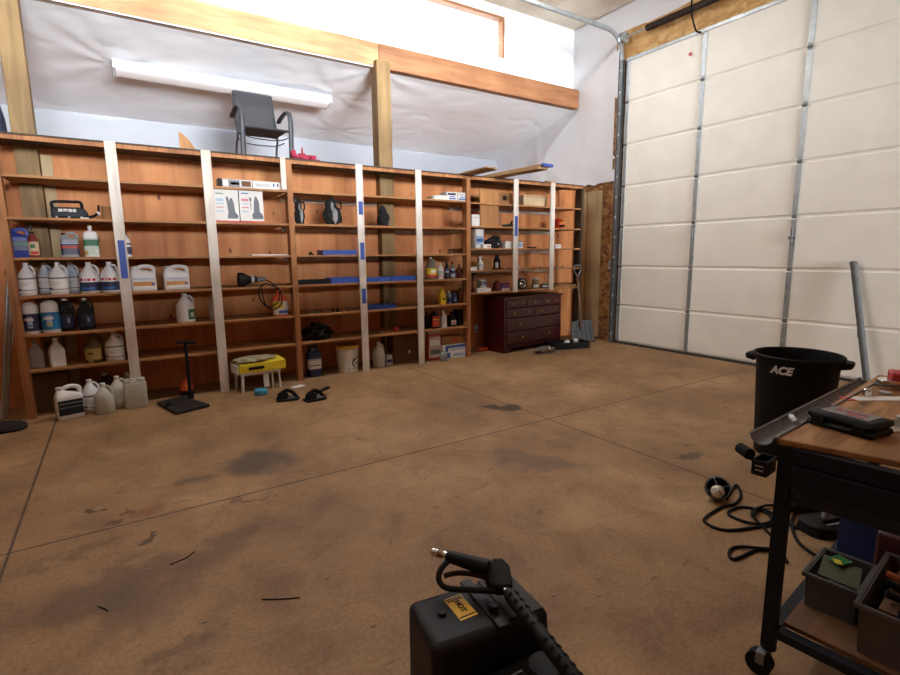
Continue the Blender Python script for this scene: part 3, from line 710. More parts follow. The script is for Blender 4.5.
# ------------------------------------------------------------------ third bay
z = 2.11
Yq = 5.80; a, b = col(217, Yq, z+.05), col(251, Yq, z+.05)
carton('long grey printed carton with black end on top shelf', CX, (a+b)/2, Yq, z, b-a, .12, .085, LGREY, [(0, .12, 0, 1, BLACK), (.3, .62, .1, .9, GREY), (.36, .6, .35, .65, BLACK), (.14, .28, .2, .8, PAPER), (.68, .95, .2, .85, DCARD)])
a, b = col(251.5, Yq, z+.05), col(280.5, Yq, z+.05)
carton('long white carton with blue marks on top shelf beside the grey one', CX, (a+b)/2, Yq, z, b-a, .12, .083, PAPER, [(.1, .6, .3, .7, LGREY), (.68, .74, .4, .8, BLUEP), (.82, .87, .4, .8, NAVY), (.94, 1, 0, 1, LGREY)])
z = 1.76
def pump_box(l, r, which, kind):
    a, b = col(l, Yq-.07, z+.1), col(r, Yq-.07, z+.1); h_ = zat(189.5, (a+b)/2, Yq-.07)-z
    t = thing('cardboard_box', which, CX, ((a+b)/2, Yq, z)); w = b-a-.004; f = -.07
    bo = B(PAPER).box(-w/2, w/2, -.07, .07, 0, h_).build('box_body', t, smooth=0, bevel=.002)
    def pr(mat, x0, x1, z0, z1, y=.0016): B(mat).box(-w/2+x0*w, -w/2+x1*w, f-y, f+.001, z0*h_, z1*h_).build('print', bo, smooth=0)
    pr(LRED, 0, 1, .0, .055); pr(BLUEP if kind else GREEN, .08, .4, .86, .89)
    pr(PINK if kind else LBLUE, .08, .38, .64, .72)
    for q in (.55, .44, .32): pr(LBLUE if q != .44 else PINK, .08, .38, q, q+.035)
    im = B(P('printed_pump', '2b3142', .4))           # printed picture of a pump
    prof = [(.52, .12), (.95, .12), (.97, .2), (.9, .3), (.84, .32), (.82, .62), (.74, .78), (.66, .8), (.6, .62), (.58, .32), (.5, .25)] if kind else [(.5, .12), (.93, .12), (.95, .22), (.84, .32), (.8, .6), (.74, .74), (.68, .76), (.62, .66), (.56, .8), (.48, .76), (.52, .55), (.55, .3)]
    Mq = Matrix(((w, 0, 0, -w/2), (0, 0, -1, f), (0, h_, 0, 0), (0, 0, 0, 1)))
    im.prism(prof, .0016, Mq)
    if kind: im.prism([(.42, .66), (.50, .66), (.50, .76), (.42, .76)], .0016, Mq); im.prism([(.45, .40), (.48, .40), (.48, .66), (.45, .66)], .0016, Mq)
    im.build('print', bo, smooth=0)
pump_box(214.5, 239.5, 'white printed pump carton at left, touching the lath, third bay', 0)
pump_box(240, 264, 'white printed pump carton with pink panel, right of its twin', 1)
z = 1.42
a, b = col(248, 5.80, z), col(286, 5.80, z)
for k, (dx, w, rz, s) in enumerate(((-.10, .17, .1, 'left of two'), (.09, .22, -.08, 'right of two'))):
    tag(B(PAPER).box(-w/2, w/2, -.1, .1, 0, .012).build('paper_stack', loc=((a+b)/2+dx, 5.82, z), rz=rz, smooth=0), 'thin pile of white papers on third shelf, %s' % s, 'papers', 'papers on the shelf')
z = 1.09
t = thing('work_light', 'black funnel-shaped work light with a cord hanging over shelf', 'work light', (col(246, 5.80, z), 5.80, z))
Mw = Matrix.Translation((0, 0, .075)) @ Matrix.Rotation(PI/2, 4, 'Y')
B(BLACK).lathe([(.02, .13), (.035, .10), (.04, .04), (.075, -.02), (.078, -.07), (.06, -.075), (.01, -.06)], 22, M=Mw).build('lamp_head', t, smooth=40)
B(GREY).lathe([(.025, .12), (.03, .15), (.028, .20), (.016, .22)], 14, M=Mw).build('grip', t, smooth=40)
B(LGREY).lathe([(.042, .055), (.044, .06), (.044, .08), (.04, .085)], 18, M=Mw).build('collar', t, smooth=40)
B(BLKM).tube(spline([(.21, 0, .07), (.27, -.05, .02), (.31, -.13, -.03), (.30, -.135, -.16), (.20, -.135, -.22), (.12, -.135, -.16), (.10, -.13, -.04), (.16, -.13, .03), (.26, -.13, .0), (.33, -.14, -.08), (.32, -.14, -.2), (.24, -.14, -.25), (.16, -.135, -.2), (.13, -.135, -.05), (.15, -.05, .02)], 6), .007, 6).build('cord', t, smooth=60)
z = .75
x, w_, h_ = fit(272, 287.5, 289, 5.80, z)
bottle('orange-red detergent bottle with yellow and white label by the upright', CB, x, 5.80, z, w_, h_, ORANGE, [(.06, .56, PAPER), (.3, .55, YELLOW, -160, -80), (.1, .22, BLUEP, -100, -30)], ORANGE, n=3, dp=.10, neck=.3)
# floor under the third bay
fp = fl(262, 391)
t = thing('wire_crate', 'white wire-legged stand on floor under the yellow carton', 'stand', (fp[0], fp[1]+.15, 0), .1)
zt = zat(369, fp[0], fp[1])
WST = P('white_wire', 'c9c6bf', .5)
for sx in (-1, 1):
    for sy in (-1, 1): B(WST).cyl((sx*.20, sy*.12, 0), (sx*.19, sy*.11, zt-.05), .016 if sx < 0 else .012, seg=8).build('leg', t, smooth=40)
B(WST).box(-.21, .21, -.13, .13, zt-.055, zt-.03).build('tray', t, smooth=0)
B(WST).box(.02, .075, -.128, -.115, .03, zt-.06).build('leg', t, smooth=0); B(WST).box(.11, .12, -.128, -.118, .0, zt-.06).build('leg', t, smooth=0)
t2 = thing('open_carton', 'flat yellow and white carton lying crumpled on the wire stand', CX, (fp[0]+.01, fp[1]+.15, zt-.03), .1)
cb = B(YELLOW); cb.hexa([(-.24, -.13, 0), (.25, -.15, 0), (.25, .12, 0), (-.24, .12, 0), (-.22, -.13, .085), (.25, -.15, .10), (.25, .13, .12), (-.2, .13, .11)]); cb.build('carton_body', t2, smooth=0, bevel=.004)
cl = B(P('crumpled_film', '9c9478', .4)); cl.blob((-.03, 0, .12), (.22, .12, .035), .35, 3, 3, 4); cl.build('crumpled_wrap', t2, smooth=60)
B(PAPER).box(-.255, -.241, -.12, .1, -.01, .085).build('white_flap', t2, smooth=0)
B(BLACK).box(-.14, .02, -.1415, -.128, .03, .06).build('print', t2, smooth=0)
fp = fl(262, 395)
o = B(TEAL).lathe([(.035, 0), (.062, 0), (.066, .01), (.066, .045), (.062, .055), (.036, .055)], 22).build('tape_roll', loc=(fp[0], fp[1]+.03, 0), smooth=40); tag(o, 'turquoise roll of tape on floor before the wire stand', 'tape roll')
fp = fl(298, 386.5); tag(B(PAPER).box(-.07, .07, -.045, .045, 0, .003).build('paper_scrap', loc=(fp[0], fp[1], .0005), rz=.3, smooth=0), 'white paper scrap on the floor at the foot of upright', 'paper')
def sander(px_, py_, which, rz, tail):
    f = fl(px_, py_); t = thing('hand_sander', which, 'hand tool', (f[0], f[1], 0), rz)
    B(BLACK).prism([(-.105, -.055), (.08, -.07), (.115, -.03), (.115, .06), (.0, .08), (-.105, .06)], .022, z0=.001).build('base_plate', t, bevel=.006)
    g = B(BLKM); g.loft([(.02, .06, .04, 3), (.07, .05, .035, 3), (.095, .02, .02, 2)], 16, M=Matrix.Translation((-.04, 0, 0))); g.build('motor_housing', t, smooth=50)
    B(BLKM).tube(spline([(-.04, 0, .085), (.0, 0, .10), (.05, 0, .075), (.085, 0, .03)], 5), .018, 8).build('grip', t, smooth=60)
    B(GREY).box(.0, .07, -.045, .035, .022, .034).build('plate_cover', t, smooth=0)
    if tail: B(BLACK).hexa([(.02, .03, .03), (.22, .10, .06), (.21, .16, .06), (.0, .09, .03), (.02, .03, .055), (.22, .10, .08), (.21, .16, .08), (.0, .09, .055)]).build('dust_bag', t, bevel=.01); B(RED).box(-.06, -.035, .0, .02, .088, .10).build('switch', t, smooth=0)
sander(287.5, 400, 'small black hand tool on the floor, left one of two', -.15, False)
sander(315, 400, 'black hand tool with red switch and long tail on the floor', .1, True)

# ------------------------------------------------------------------ fourth and fifth bays
z = 1.76
def pouch(l, r, top, which, stripe, rz=0, straps=True):
    x, w_, h_ = fit(l, r, top, 5.84, z); t = thing('strapped_pouch', which, 'pouch', (x, 5.84, z), rz); a = w_/2
    g = B(FABRIC).blob((0, 0, h_*.30), (a*.92, .06, h_*.34), .28, 2.2, 4, int(l), 0); g.blob((-a*.08, .01, h_*.62), (a*.62, .045, h_*.27), .25, 2.4, 3, int(l)+3)
    g.build('body', t, smooth=70)
    if stripe:
        g = B(LFAB); g.blob((a*.12, -.055, h_*.30), (a*.30, .018, h_*.24), .35, 3, 3, int(r)); g.blob((-a*.1, -.035, h_*.60), (a*.16, .016, h_*.16), .35, 3, 3, int(r)+2); g.build('pale_panel', t, smooth=70)
    if straps:
        B(FABRIC).tube(spline([(-a*.3, 0, h_*.75), (-a*.85, 0, h_*.86), (-a*.7, 0, h_*.98), (-a*.1, 0, h_*.95), (a*.3, 0, h_*.8)], 5), .008, 6).build('strap', t, smooth=60)
        B(FABRIC).tube(spline([(a*.3, 0, h_*.75), (a*.85, -.01, h_*.82), (a*1.0, -.01, h_*.62), (a*.7, -.01, h_*.5)], 5), .008, 6).build('strap', t, smooth=60)
pouch(293.5, 305, 197, 'black pouch with pale panel beside the upright, second shelf', True)
pouch(322.5, 342, 195, 'black and pale grey pouch with loose straps, second shelf', True)
pouch(377, 390, 203, 'plain black pouch in front of the square post', False, 0, False)
a = col(371, 5.8, z); tag(B(BLKM).box(-.06, .06, -.05, .05, 0, .014).build('flat_pad', loc=(a, 5.8, z), smooth=0, bevel=.004), 'flat thin black pad on second shelf beside the plain pouch', 'pad')
def tray(l, r, z, hh, mat, which, Y=5.83, dp=.2, group=None):
    a, b = col(l, Y-dp/2, z+.02), col(r, Y-dp/2, z+.02); w = b-a
    t = thing('parts_tray', which, 'tray', ((a+b)/2, Y, z), 0, group)
    g = B(mat); k = .006
    g.box(-w/2, w/2, -dp/2, dp/2, 0, k); g.box(-w/2, w/2, -dp/2, -dp/2+k, k, hh); g.box(-w/2, w/2, dp/2-k, dp/2, k, hh)
    g.box(-w/2, -w/2+k, -dp/2+k, dp/2-k, k, hh); g.box(w/2-k, w/2, -dp/2+k, dp/2-k, k, hh)
    g.build('tray_body', t, smooth=0)
    g = B(mat).box(-w/2-.004, w/2+.004, -dp/2-.004, -dp/2, hh-.012, hh); g.build('rim', t, smooth=0)
    return t
tray(323, 357, 1.42, .055, BLUE, 'single blue tray with raised end on third shelf')
x = col(311, 5.80, 1.42); tag(B(BLKM).lathe([(.028, 0), (.03, .012), (.015, .03), (.008, .04)], 14).build('knob', loc=(x, 5.80, 1.42), smooth=40), 'small dark knob on third shelf left of blue tray', 'knob')
tray(298, 330.5, 1.09, .05, BLACK, 'long black tray on fourth shelf at the upright')
tray(331.5, 359.5, 1.09, .065, BLUE, 'blue tray on fourth shelf left of the taped lath')
tray(366.5, 390, 1.09, .05, BLUE, 'blue tray on fourth shelf just right of the taped lath')
tray(391, 415.5, 1.09, .055, BLUE, 'blue tray on fourth shelf beside the last untaped lath')
tray(367.5, 396, .75, .05, P('deep_blue', '244487', .45), 'deep blue tray alone on fifth shelf')
rr = random.Random(5)
for k, p in enumerate((313, 318, 322, 330, 334, 338, 343, 347, 351)):
    x = col(p, 5.78, .75); s = rr.choice([DGALV, COPPER, LGREY, BLKM])
    o = B(s).lathe([(.012, 0), (.017, .003), (.017, .014), (.010, .018), (.009, .03+.008*(k % 3)), (.002, .034+.008*(k % 3))], 8).build('hose_fitting', loc=(x, 5.78+rr.uniform(-.02, .05), .75), smooth=40)
    tag(o, 'small metal fitting in the row along the fifth shelf', 'fitting', 'loose fittings in a row')
z = .435
x = col(317, 5.87, .55)
o = B(BAGP).blob((0, 0, .075), (.155, .13, .10), .55, 2.6, 4, 3, 0).build('bin_bag', loc=(x, 5.87, z), smooth=80); tag(o, 'crumpled shiny black plastic bag on lowest shelf', 'plastic bag')
x = col(396, 5.85, z); o = B(RED).lathe([(.04, 0), (.042, .004), (.042, .045), (.036, .055), (.01, .06)], 18).build('red_disc', loc=(x, 5.85, z), smooth=40); tag(o, 'small red round disc on lowest shelf by the post', 'disc')
x = col(382, 5.82, z); tag(B(PAPER).blob((0, 0, .012), (.02, .016, .014), .3, 2, 2, 2, 0).build('tissue_scrap', loc=(x, 5.82, z), smooth=60), 'tiny white scrap on lowest shelf left of the red cap', 'scrap')
x, w_, h_ = fit(303.5, 324, 346, 5.86, 0); w_ = .165
t = thing('drum_jug', 'dark blue drum jug with white label on floor beside upright', CJ, (x, 5.86, 0)); r_ = w_/2
rings = [(0, r_*.95, r_*.9, 4, 0, 0), (.012, r_, r_*.95, 4, 0, 0), (h_*.74, r_, r_*.95, 4, 0, 0), (h_*.82, r_*.86, r_*.8, 3.4, 0, 0), (h_*.86, r_*.5, r_*.5, 3, 0, 0)]
B(NAVYP).loft(rings, 26).build('body', t, smooth=45); labelled(t, rings, [(.26, .60, PAPER, -172, -8), (.54, .60, LGREY, -172, -8), (.36, .40, GREY, -130, -60)], h_)
g = B(NAVYP); g.tube(spline([(-r_*.6, 0, h_*.82), (-r_*.5, 0, h_*.97), (r_*.5, 0, h_*.97), (r_*.6, 0, h_*.82)], 5), .014, 8); g.build('handle', t, smooth=60)
B(LGREY).lathe([(.03, h_*.85), (.03, h_*.90), (.024, h_*.91)], 14).build('cap', t, smooth=40)
x, w_, h_ = fit(336.5, 359, 344.5, 5.86, 0); r_ = w_/2
t = thing('bucket', 'white plastic bucket with yellow lid and black leaping-fish mark', 'bucket', (x, 5.86, 0))
rings = R6((0, r_*.88, r_*.88), (h_*.88, r_*.99, r_*.99))
B(P('bucket_white', 'd6d4cc', .45)).lathe([(r_*.88, 0), (r_*.97, h_*.78), (r_*1.03, h_*.785), (r_*1.03, h_*.82), (r_*.98, h_*.825), (r_*.985, h_*.88), (r_*1.0, h_*.9)], 30).build('body', t, smooth=40)
B(P('lid_yellow', 'd9a93c', .5)).lathe([(r_*1.03, h_*.895), (r_*1.04, h_*.9), (r_*1.04, h_*.985), (r_*.99, h_), (r_*.9, h_), (r_*.88, h_*.985), (0.001, h_*.985)], 30).build('lid', t, smooth=40)
def bw(px_, py_):   # a mark wrapped on the bucket side: px -1..1 across the face, py 0..1 height
    a = -PI/2+px_*1.0; z_ = py_*h_; r = r_*(.88+.115*py_)+.0016
    return (r*math.cos(a), r*math.sin(a), z_)
def mark(outline):
    g = B(BLACK); top = [g.bm.verts.new(bw(*p)) for p in outline]; cen = g.bm.verts.new(bw(sum(p[0] for p in outline)/len(outline), sum(p[1] for p in outline)/len(outline)))
    return g, top
def strip(pts, wid):
    g = B(BLACK); P_ = [Vector((p[0], p[1])) for p in pts]; L = []; R_ = []
    for i, p in enumerate(P_):
        d_ = (P_[min(i+1, len(P_)-1)]-P_[max(i-1, 0)]).normalized(); n_ = Vector((-d_.y, d_.x))
        L.append(g.bm.verts.new(bw(*(p+n_*wid[i])))); R_.append(g.bm.verts.new(bw(*(p-n_*wid[i]))))
    for i in range(len(P_)-1): g._f([L[i], R_[i], R_[i+1], L[i+1]])
    return g.build('fish_mark', t, smooth=0)
strip([(.95, .56), (.6, .53), (.3, .48), (.1, .40), (.05, .34), (.18, .28), (.32, .20), (.38, .15)], [.004, .02, .035, .05, .045, .035, .025, .03])
strip([(.2, .50), (.12, .55), (.1, .52)], [.035, .02, .01])
strip([(-.75, .155), (-.3, .14), (.2, .14), (.7, .16), (.95, .19)], [.008, .012, .014, .018, .014])
strip([(.42, .34), (.6, .32), (.85, .35), (1.0, .36)], [.01, .022, .02, .012])
x, w_, h_ = fit(372, 385.5, 342, 5.86, 0)
gallon('tall translucent white gallon jug on floor right of taped lath', CJ, x, 5.86, 0, .155, h_, TRANS, [(.02, .48, TRANSG, -179, -1)], 0, cap=WHITE)
a, b = col(393, 5.95, .1), col(417, 5.95, .1)
carton('brown cardboard box with small white sticker inside the fifth bay', CX, (a+b)/2, 6.02, 0, b-a, .17, zat(334, (a+b)/2, 5.95)-.01, DCARD, [(.62, .70, .3, .42, PAPER)])
a, b = col(387, 5.82, .1), col(392, 5.82, .1)
carton('small pale upright box on floor before the brown cardboard box', CX, (a+b)/2, 5.86, 0, b-a+.01, .08, .14, LGREY, [(.1, .9, .3, .6, NAVY)])

# ------------------------------------------------------------------ sixth bay
z = 2.11
Yq = 5.80
a, b = col(430, Yq, z), col(447, Yq, z)
tag(B(P('clear_film', 'cfcfca', .3)).loft([(0, (b-a)/2, .09, 5), (.035, (b-a)/2, .09, 5), (.06, (b-a)*.32, .06, 3), (.065, (b-a)*.15, .03, 2)], 24).build('film_pack', loc=((a+b)/2, Yq, z), smooth=40), 'low cloudy plastic-wrapped pack on top shelf left of white boxes', 'pack')
for l, r, which in ((446.5, 457, 'white and blue carton on top shelf, left one of the pair'), (457.5, 466.5, 'white and blue carton on top shelf against the upright')):
    a, b = col(l, Yq-.08, z), col(r, Yq-.08, z); carton(which, CX, (a+b)/2, Yq, z, b-a-.006, .16, .105, PAPER, [(.1, .9, .62, .88, NAVY if l < 450 else LGREY), (.1, .9, .12, .3, BLUEP), (.3, .8, .4, .52, BLUEP)], group=None)
z = 1.09
def bt(l, r, top, Y, which, mat, labs=(), cap=None, **k):
    x, w_, h_ = fit(l, r, top, Y, z); return bottle(which, CB, x, Y, z, w_, h_, mat, labs, cap, **k)
x, w_, h_ = fit(425, 436.5, 257, 5.80, z); gallon('clear handled jug with yellow and red label on fourth shelf', CJ, x, 5.80, z, w_, h_, CLEARG, [(.1, .5, YELLOW), (.1, .22, LRED), (.3, .42, PAPER, -120, -70)], 0, cap=WHITE)
bt(437, 443.5, 263, 5.80, 'small white bottle with pink print on fourth shelf', WHITE, [(.1, .5, LGREY), (.12, .2, PINK)])
bt(444.5, 449, 261, 5.80, 'slim dark bottle with blue label on fourth shelf', BLACK, [(.1, .6, NAVY), (.35, .45, LBLUE)])
bt(449.8, 455, 262, 5.80, 'slim grey-blue bottle with pale label on fourth shelf', GREY, [(.1, .6, LBLUE), (.3, .5, NAVY)], BLACK)
bt(456.5, 461.5, 264, 5.84, 'slim red-brown bottle, last in row on fourth shelf', BROWNB, ())
z = .75
bt(438, 446, 289, 5.80, 'bright yellow bottle with waisted middle on fifth shelf', P('yellow_plastic', 'dcb91e', .4), [(.2, .5, YELLOW), (.3, .42, BLACK, -110, -70)], neck=.5)
bt(446.5, 451.5, 291, 5.80, 'blue and white spray bottle on fifth shelf beside yellow bottle', P('pale_blue_bottle', '7d93b5', .4), [(.1, .5, NAVY)], WHITE)
bt(452, 457, 290, 5.82, 'dark navy bottle on fifth shelf beside the spray bottle', NAVYP, [(.1, .5, BLUEP), (.2, .3, PAPER, -120, -80)], BLACK)
bt(457.5, 463.5, 287.5, 5.84, 'dark red-brown bottle at right end of fifth shelf', BROWNB, [(.2, .4, DCARD)], n=3)
z = .435
bt(424.5, 429, 312, 5.82, 'narrow black bottle behind the untaped lath, lowest shelf', BLACK, ())
bt(430, 438.5, 311, 5.80, 'black jug with bright red and orange label on lowest shelf', BLACK, [(.12, .72, LRED), (.25, .4, ORANGE), (.5, .56, YELLOW, -130, -60)], n=5, sh=.82, name='jug')
bt(439.5, 446.5, 310, 5.80, 'tall plain white bottle on lowest shelf', WHITE, (), n=3)
bt(447.5, 455.5, 312, 5.82, 'black oil jug with small white label on lowest shelf', BLACK, [(.15, .45, PAPER, -115, -60), (.2, .3, LRED, -110, -70)], n=5, name='jug')
a, b = col(456.5, 5.83, z), col(466.5, 5.83, z); carton('plain black box at right end of lowest shelf', CX, (a+b)/2, 5.86, z, b-a-.01, .12, zat(309, b, 5.86)-z, BLACK)
# floor of that bay
x = col(434, 5.80, .1)
t = thing('product_bag', 'upright red and white printed bag slumped on the floor by lath', 'bag', (x, 5.82, 0))
hb = zat(330, x, 5.8)
rg = [(0, .105, .05, 3, 0, 0), (.03, .115, .06, 3, 0, 0), (hb*.55, .11, .055, 3, .005, 0), (hb*.85, .10, .035, 3, .01, 0), (hb*.93, .105, .012, 3, .015, 0), (hb, .108, .006, 3, .02, 0)]
B(P('bag_red', 'a8372c', .5)).loft(rg, 26).build('bag_body', t, smooth=50)
labelled(t, rg, [(.1, .78, P('bag_print', 'b9a89a', .6), -140, -40), (.5, .68, PAPER, -130, -60), (.2, .36, GREY, -120, -50), (.88, .97, PAPER, -150, -40)], hb)
a, b = col(441, 5.72, .05), col(469, 5.72, .05)
carton('flat blue-banded white carton on floor, bottom one of the two', CX, (a+b)/2+.015, 5.84, 0, b-a-.05, .2, .095, PAPER, [(.08, .3, .1, .9, BLUEP), (.42, .9, .3, .62, LBLUE), (.45, .85, .68, .8, LGREY)])
carton('flat blue-topped white carton stacked on the bottom carton', CX, (a+b)/2+.015, 5.84, .095, b-a-.07, .2, .095, PAPER, [(.12, .95, .55, .95, BLUEP), (.08, .2, .05, .9, BLUEP), (.3, .9, .15, .4, LBLUE)])
carton('brown cardboard carton resting on the two white cartons', CX, (a+b)/2+.02, 5.86, .19, b-a-.08, .16, .115, CARD, [(.48, .62, .3, .7, LRED)])
o = B(P('clear_wrap', 'aeb0ae', .2, 0, .1, .4)).blob((0, 0, .06), (.05, .045, .08), .4, 3, 3, 6, 0).build('clear_bag', loc=(col(442, 5.70, .05), 5.665, 0), smooth=70); tag(o, 'small crumpled clear wrap on floor between red bag and cartons', 'plastic wrap')

# ------------------------------------------------------------------ bays above the red dresser
z = 2.10
a, b = col(472, 5.95, 2.0), col(489, 5.95, 2.0)
tag(B(wood('sheet_offcut', 'a07045', 'b9844f', 'c59360', 2, 8, False)).box(-.16, .16, -.008, .008, 0, .50).build('plywood_offcut', loc=((a+b)/2, 5.745, 1.791), smooth=0, rot=(-.03, 0, 0)), 'upright plywood offcut leaning in the seventh bay, covering its top shelf', 'board')
a, b = col(495, 5.85, z), col(511, 5.85, z); carton('cardboard box with dark hand hole on top shelf', CX, (a+b)/2-.01, 5.9, z, b-a-.03, .2, .17, CARD, [(.32, .66, .35, .75, DCARD), (.4, .58, .4, .7, BLACK)])
a, b = col(523, 5.82, z), col(547.5, 5.82, z); carton('long pale cream carton on top shelf of eighth bay', CX, (a+b)/2, 5.9, z, b-a-.02, .16, .16, P('cream_card', 'c9b48f', .7), [(.02, .98, .86, .9, CARD)])
z = 1.79
a, b = col(471, 5.70, z), col(480, 5.70, z); carton('small white box in front of the leaning plywood offcut', CX, (a+b)/2, 5.712, z, b-a-.02, .034, .15, PAPER, [(.1, .9, .7, .8, LGREY)])
x = col(494.5, 5.82, z)
t = thing('blue_ball_bag', 'shiny blue bundled bag on the second shelf, seventh bay', 'bag', (x, 5.84, z))
B(P('shiny_blue', '3a63b4', .25)).blob((0, 0, .08), (.085, .075, .085), .3, 2.5, 4, 12, 0).build('bag_body', t, smooth=80); B(LBLUE).blob((.02, -.065, .11), (.03, .02, .025), .3, 2.5, 2, 2).build('pale_patch', t, smooth=80)
x = col(508, 5.78, z)
t = thing('garden_nozzle', 'dark green hand tool lying left of the taped third lath', 'hand tool', (x, 5.78, z)); B(P('dark_green', '2a3a30', .5)).cyl((-.10, 0, .018), (.08, 0, .03), .016, .02).build('barrel', t, smooth=40); B(BLKM).cyl((.05, 0, .03), (.075, 0, .085), .013).build('grip', t, smooth=40)
z = 1.49
x, w_, h_ = fit(470.5, 483, 224.5, 5.82, z)
t = thing('plastic_canister', 'tall white canister with pale blue label on third shelf', 'canister', (x+.02, 5.84, z)); a = .075; h_ = .26
rg = [(0, a*.95, a*.9, 5, 0, 0), (.01, a, a*.95, 5, 0, 0), (h_*.86, a, a*.95, 5, 0, 0), (h_*.9, a*.96, a*.9, 5, 0, 0)]
B(WHITE).loft(rg, 24).build('body', t, smooth=45); labelled(t, rg, [(.2, .66, LBLUE, -140, -40), (.34, .52, BLUEP, -120, -60)], h_); B(PAPER).loft([(h_*.9, a*1.02, a*.97, 5), (h_, a*1.02, a*.97, 5)], 24).build('lid', t, smooth=40)
x = col(495, 5.80, z)
t = thing('camera_bag', 'black shoulder bag bulging on third shelf between white canister and white box', 'bag', (x+.01, 5.86, z))
B(FABRIC).blob((0, 0, .07), (.135, .07, .085), .3, 2.4, 4, 8, 0).build('bag_body', t, smooth=80); B(FABRIC).blob((.03, -.02, .15), (.07, .05, .035), .3, 3, 3, 4).build('flap', t, smooth=80); B(LGREY).box(.03, .06, -.075, -.06, .05, .075).build('buckle', t, smooth=0, bevel=.002)
a, b = col(482, 5.72, z), col(491, 5.72, z); carton('tiny white box in front of the black shoulder bag', CX, (a+b)/2, 5.735, z, b-a-.02, .06, .055, PAPER, [(.5, .9, .3, .6, LRED)])
a, b = col(505, 5.75, z), col(512, 5.75, z); carton('plain white box left of the taped third lath, third shelf', CX, (a+b)/2, 5.79, z, b-a, .1, .10, PAPER, [(.1, .9, .4, .45, LGREY)])
x = col(520, 5.80, z); t = thing('plastic_tub', 'short white tub with pale blue band right of the taped third lath', 'tub', (x, 5.82, z)); rg = R6((0, .05, .05), (.09, .055, .055)); B(WHITE).loft(rg, 20).build('body', t, smooth=40); labelled(t, rg, [(.2, .8, LBLUE)], .09); B(GREY).lathe([(.057, .09), (.057, .105), (.05, .108)], 20).build('lid', t, smooth=40)
x = col(532, 5.80, z); tag(B(BLKM).box(-.07, .07, -.03, .03, 0, .022).build('flat_case', loc=(x, 5.8, z), smooth=0, bevel=.006), 'small flat black case on third shelf, eighth bay', 'case')
a, b = col(553.5, 5.78, z), col(559.5, 5.78, z); carton('small white box right of the last lath, third shelf', CX, (a+b)/2+.01, 5.80, z, b-a, .09, .06, PAPER, [(.2, .6, .3, .7, LGREY)])
x = col(559.5, 5.84, 1.79)
t = thing('helmet', 'round orange-red ball helmet on second shelf of the last bay', 'helmet', (x, 5.86, 1.79)); B(P('orange_red_shell', 'c9401f', .3)).blob((0, 0, .075), (.085, .085, .085), .03, 1, 4, 0, 0).build('shell', t, smooth=80); B(YELLOW).box(-.03, .02, -.09, -.075, .08, .1).build('badge', t, smooth=0); B(BLACK).box(-.05, .05, -.09, -.06, .03, .055).build('opening', t, smooth=0, bevel=.006)
z = 1.19
xb = col(479.5, 5.80, z); bottle('cloudy spray bottle with white trigger head on fourth shelf', CB, xb, 5.78, z, .075, .19, TRANS, [(.1, .45, LGREY)], WHITE, spray=True, n=2.5, name='spray_bottle')
a, b = col(482.5, 5.84, z), col(491.5, 5.84, z); carton('plain brown carton behind the spray bottle on fourth shelf', CX, (a+b)/2, 5.90, z, b-a, .12, .165, CARD)
bt(493.5, 500.5, 255, 5.82, 'black bottle with pale side label on fourth shelf', BLACK, [(.1, .5, LGREY, -160, -110)], neck=.5)
a, b = col(469.5, 5.76, z), col(476, 5.76, z); carton('tiny white box at the upright on fourth shelf', CX, (a+b)/2+.015, 5.79, z, b-a, .07, .045, PAPER, [(.2, .8, .3, .6, LGREY)])
for p, s, c_, wd in ((505.5, .035, WHITE, 'tiny white jar left of the taped third lath'), (519, .05, PAPER, 'tiny white upright tube right of third lath'), (525.5, .022, P('cream_tub', 'c9b9a0', .5), 'tiny low cream tub on fourth shelf'), (533, .04, ORANGE, 'tiny orange and white cap on fourth shelf'),
                     (540.5, .04, GREY, 'tiny grey cone on fourth shelf left of last lath'), (557, .035, DGALV, 'tiny dark metal cup right of last lath'), (562.5, .04, CHROME, 'tiny bright metal cup on fourth shelf of the last bay')):
    x = col(p, 5.80, z); r_ = .016 if s > .03 else .03
    tag(B(c_).lathe([(r_*.9, 0), (r_, .004), (r_, s*.7), (r_*.6, s*.8), (r_*.5, s)], 12).build('small_container', loc=(x, 5.80, z), smooth=40), wd, 'container')
z = .885
bt(471.5, 476.5, 273, 5.82, 'small dark brown jar with pale label by the upright, bottom shelf', BROWNB, [(.2, .6, CARD)], BLACK, neck=.7, sh=.8, name='jar')
a, b = col(476, 5.76, z), col(490.5, 5.76, z); xx = (a+b)/2
carton('low white box on bottom shelf under the blue and white gadget', CX, xx, 5.80, z, b-a-.02, .14, .055, PAPER, [(.1, .5, .3, .7, LGREY)])
t = thing('gadget', 'blue and white kitchen gadget standing on the low white box', 'gadget', (xx, 5.80, z+.055)); B(LGREY).box(-.06, .05, -.04, .04, 0, .12).build('housing', t, bevel=.012); B(BLUEP).cyl((.025, -.045, .07), (.025, -.03, .07), .028, seg=18).build('dial', t, smooth=40); B(DCARD).box(-.06, -.02, -.042, -.03, .03, .10).build('panel', t, smooth=0)
x = col(497, 5.82, z); tag(B(P('dark_red_cloth', '6d2a26', .8)).blob((0, 0, .06), (.05, .05, .09), .35, 2.6, 3, 21, 0).build('red_black_bundle', loc=(x, 5.82, z), smooth=70), 'dark red bundle on bottom shelf left of purple carton', 'bundle')
a, b = col(501.5, 5.78, z), col(509.5, 5.78, z); carton('purple and white carton on bottom shelf', CX, (a+b)/2, 5.83, z, b-a, .10, .11, PURPLE, [(0, 1, 0, .3, PAPER), (.2, .8, .6, .8, LRED)])
x = col(522, 5.79, z)
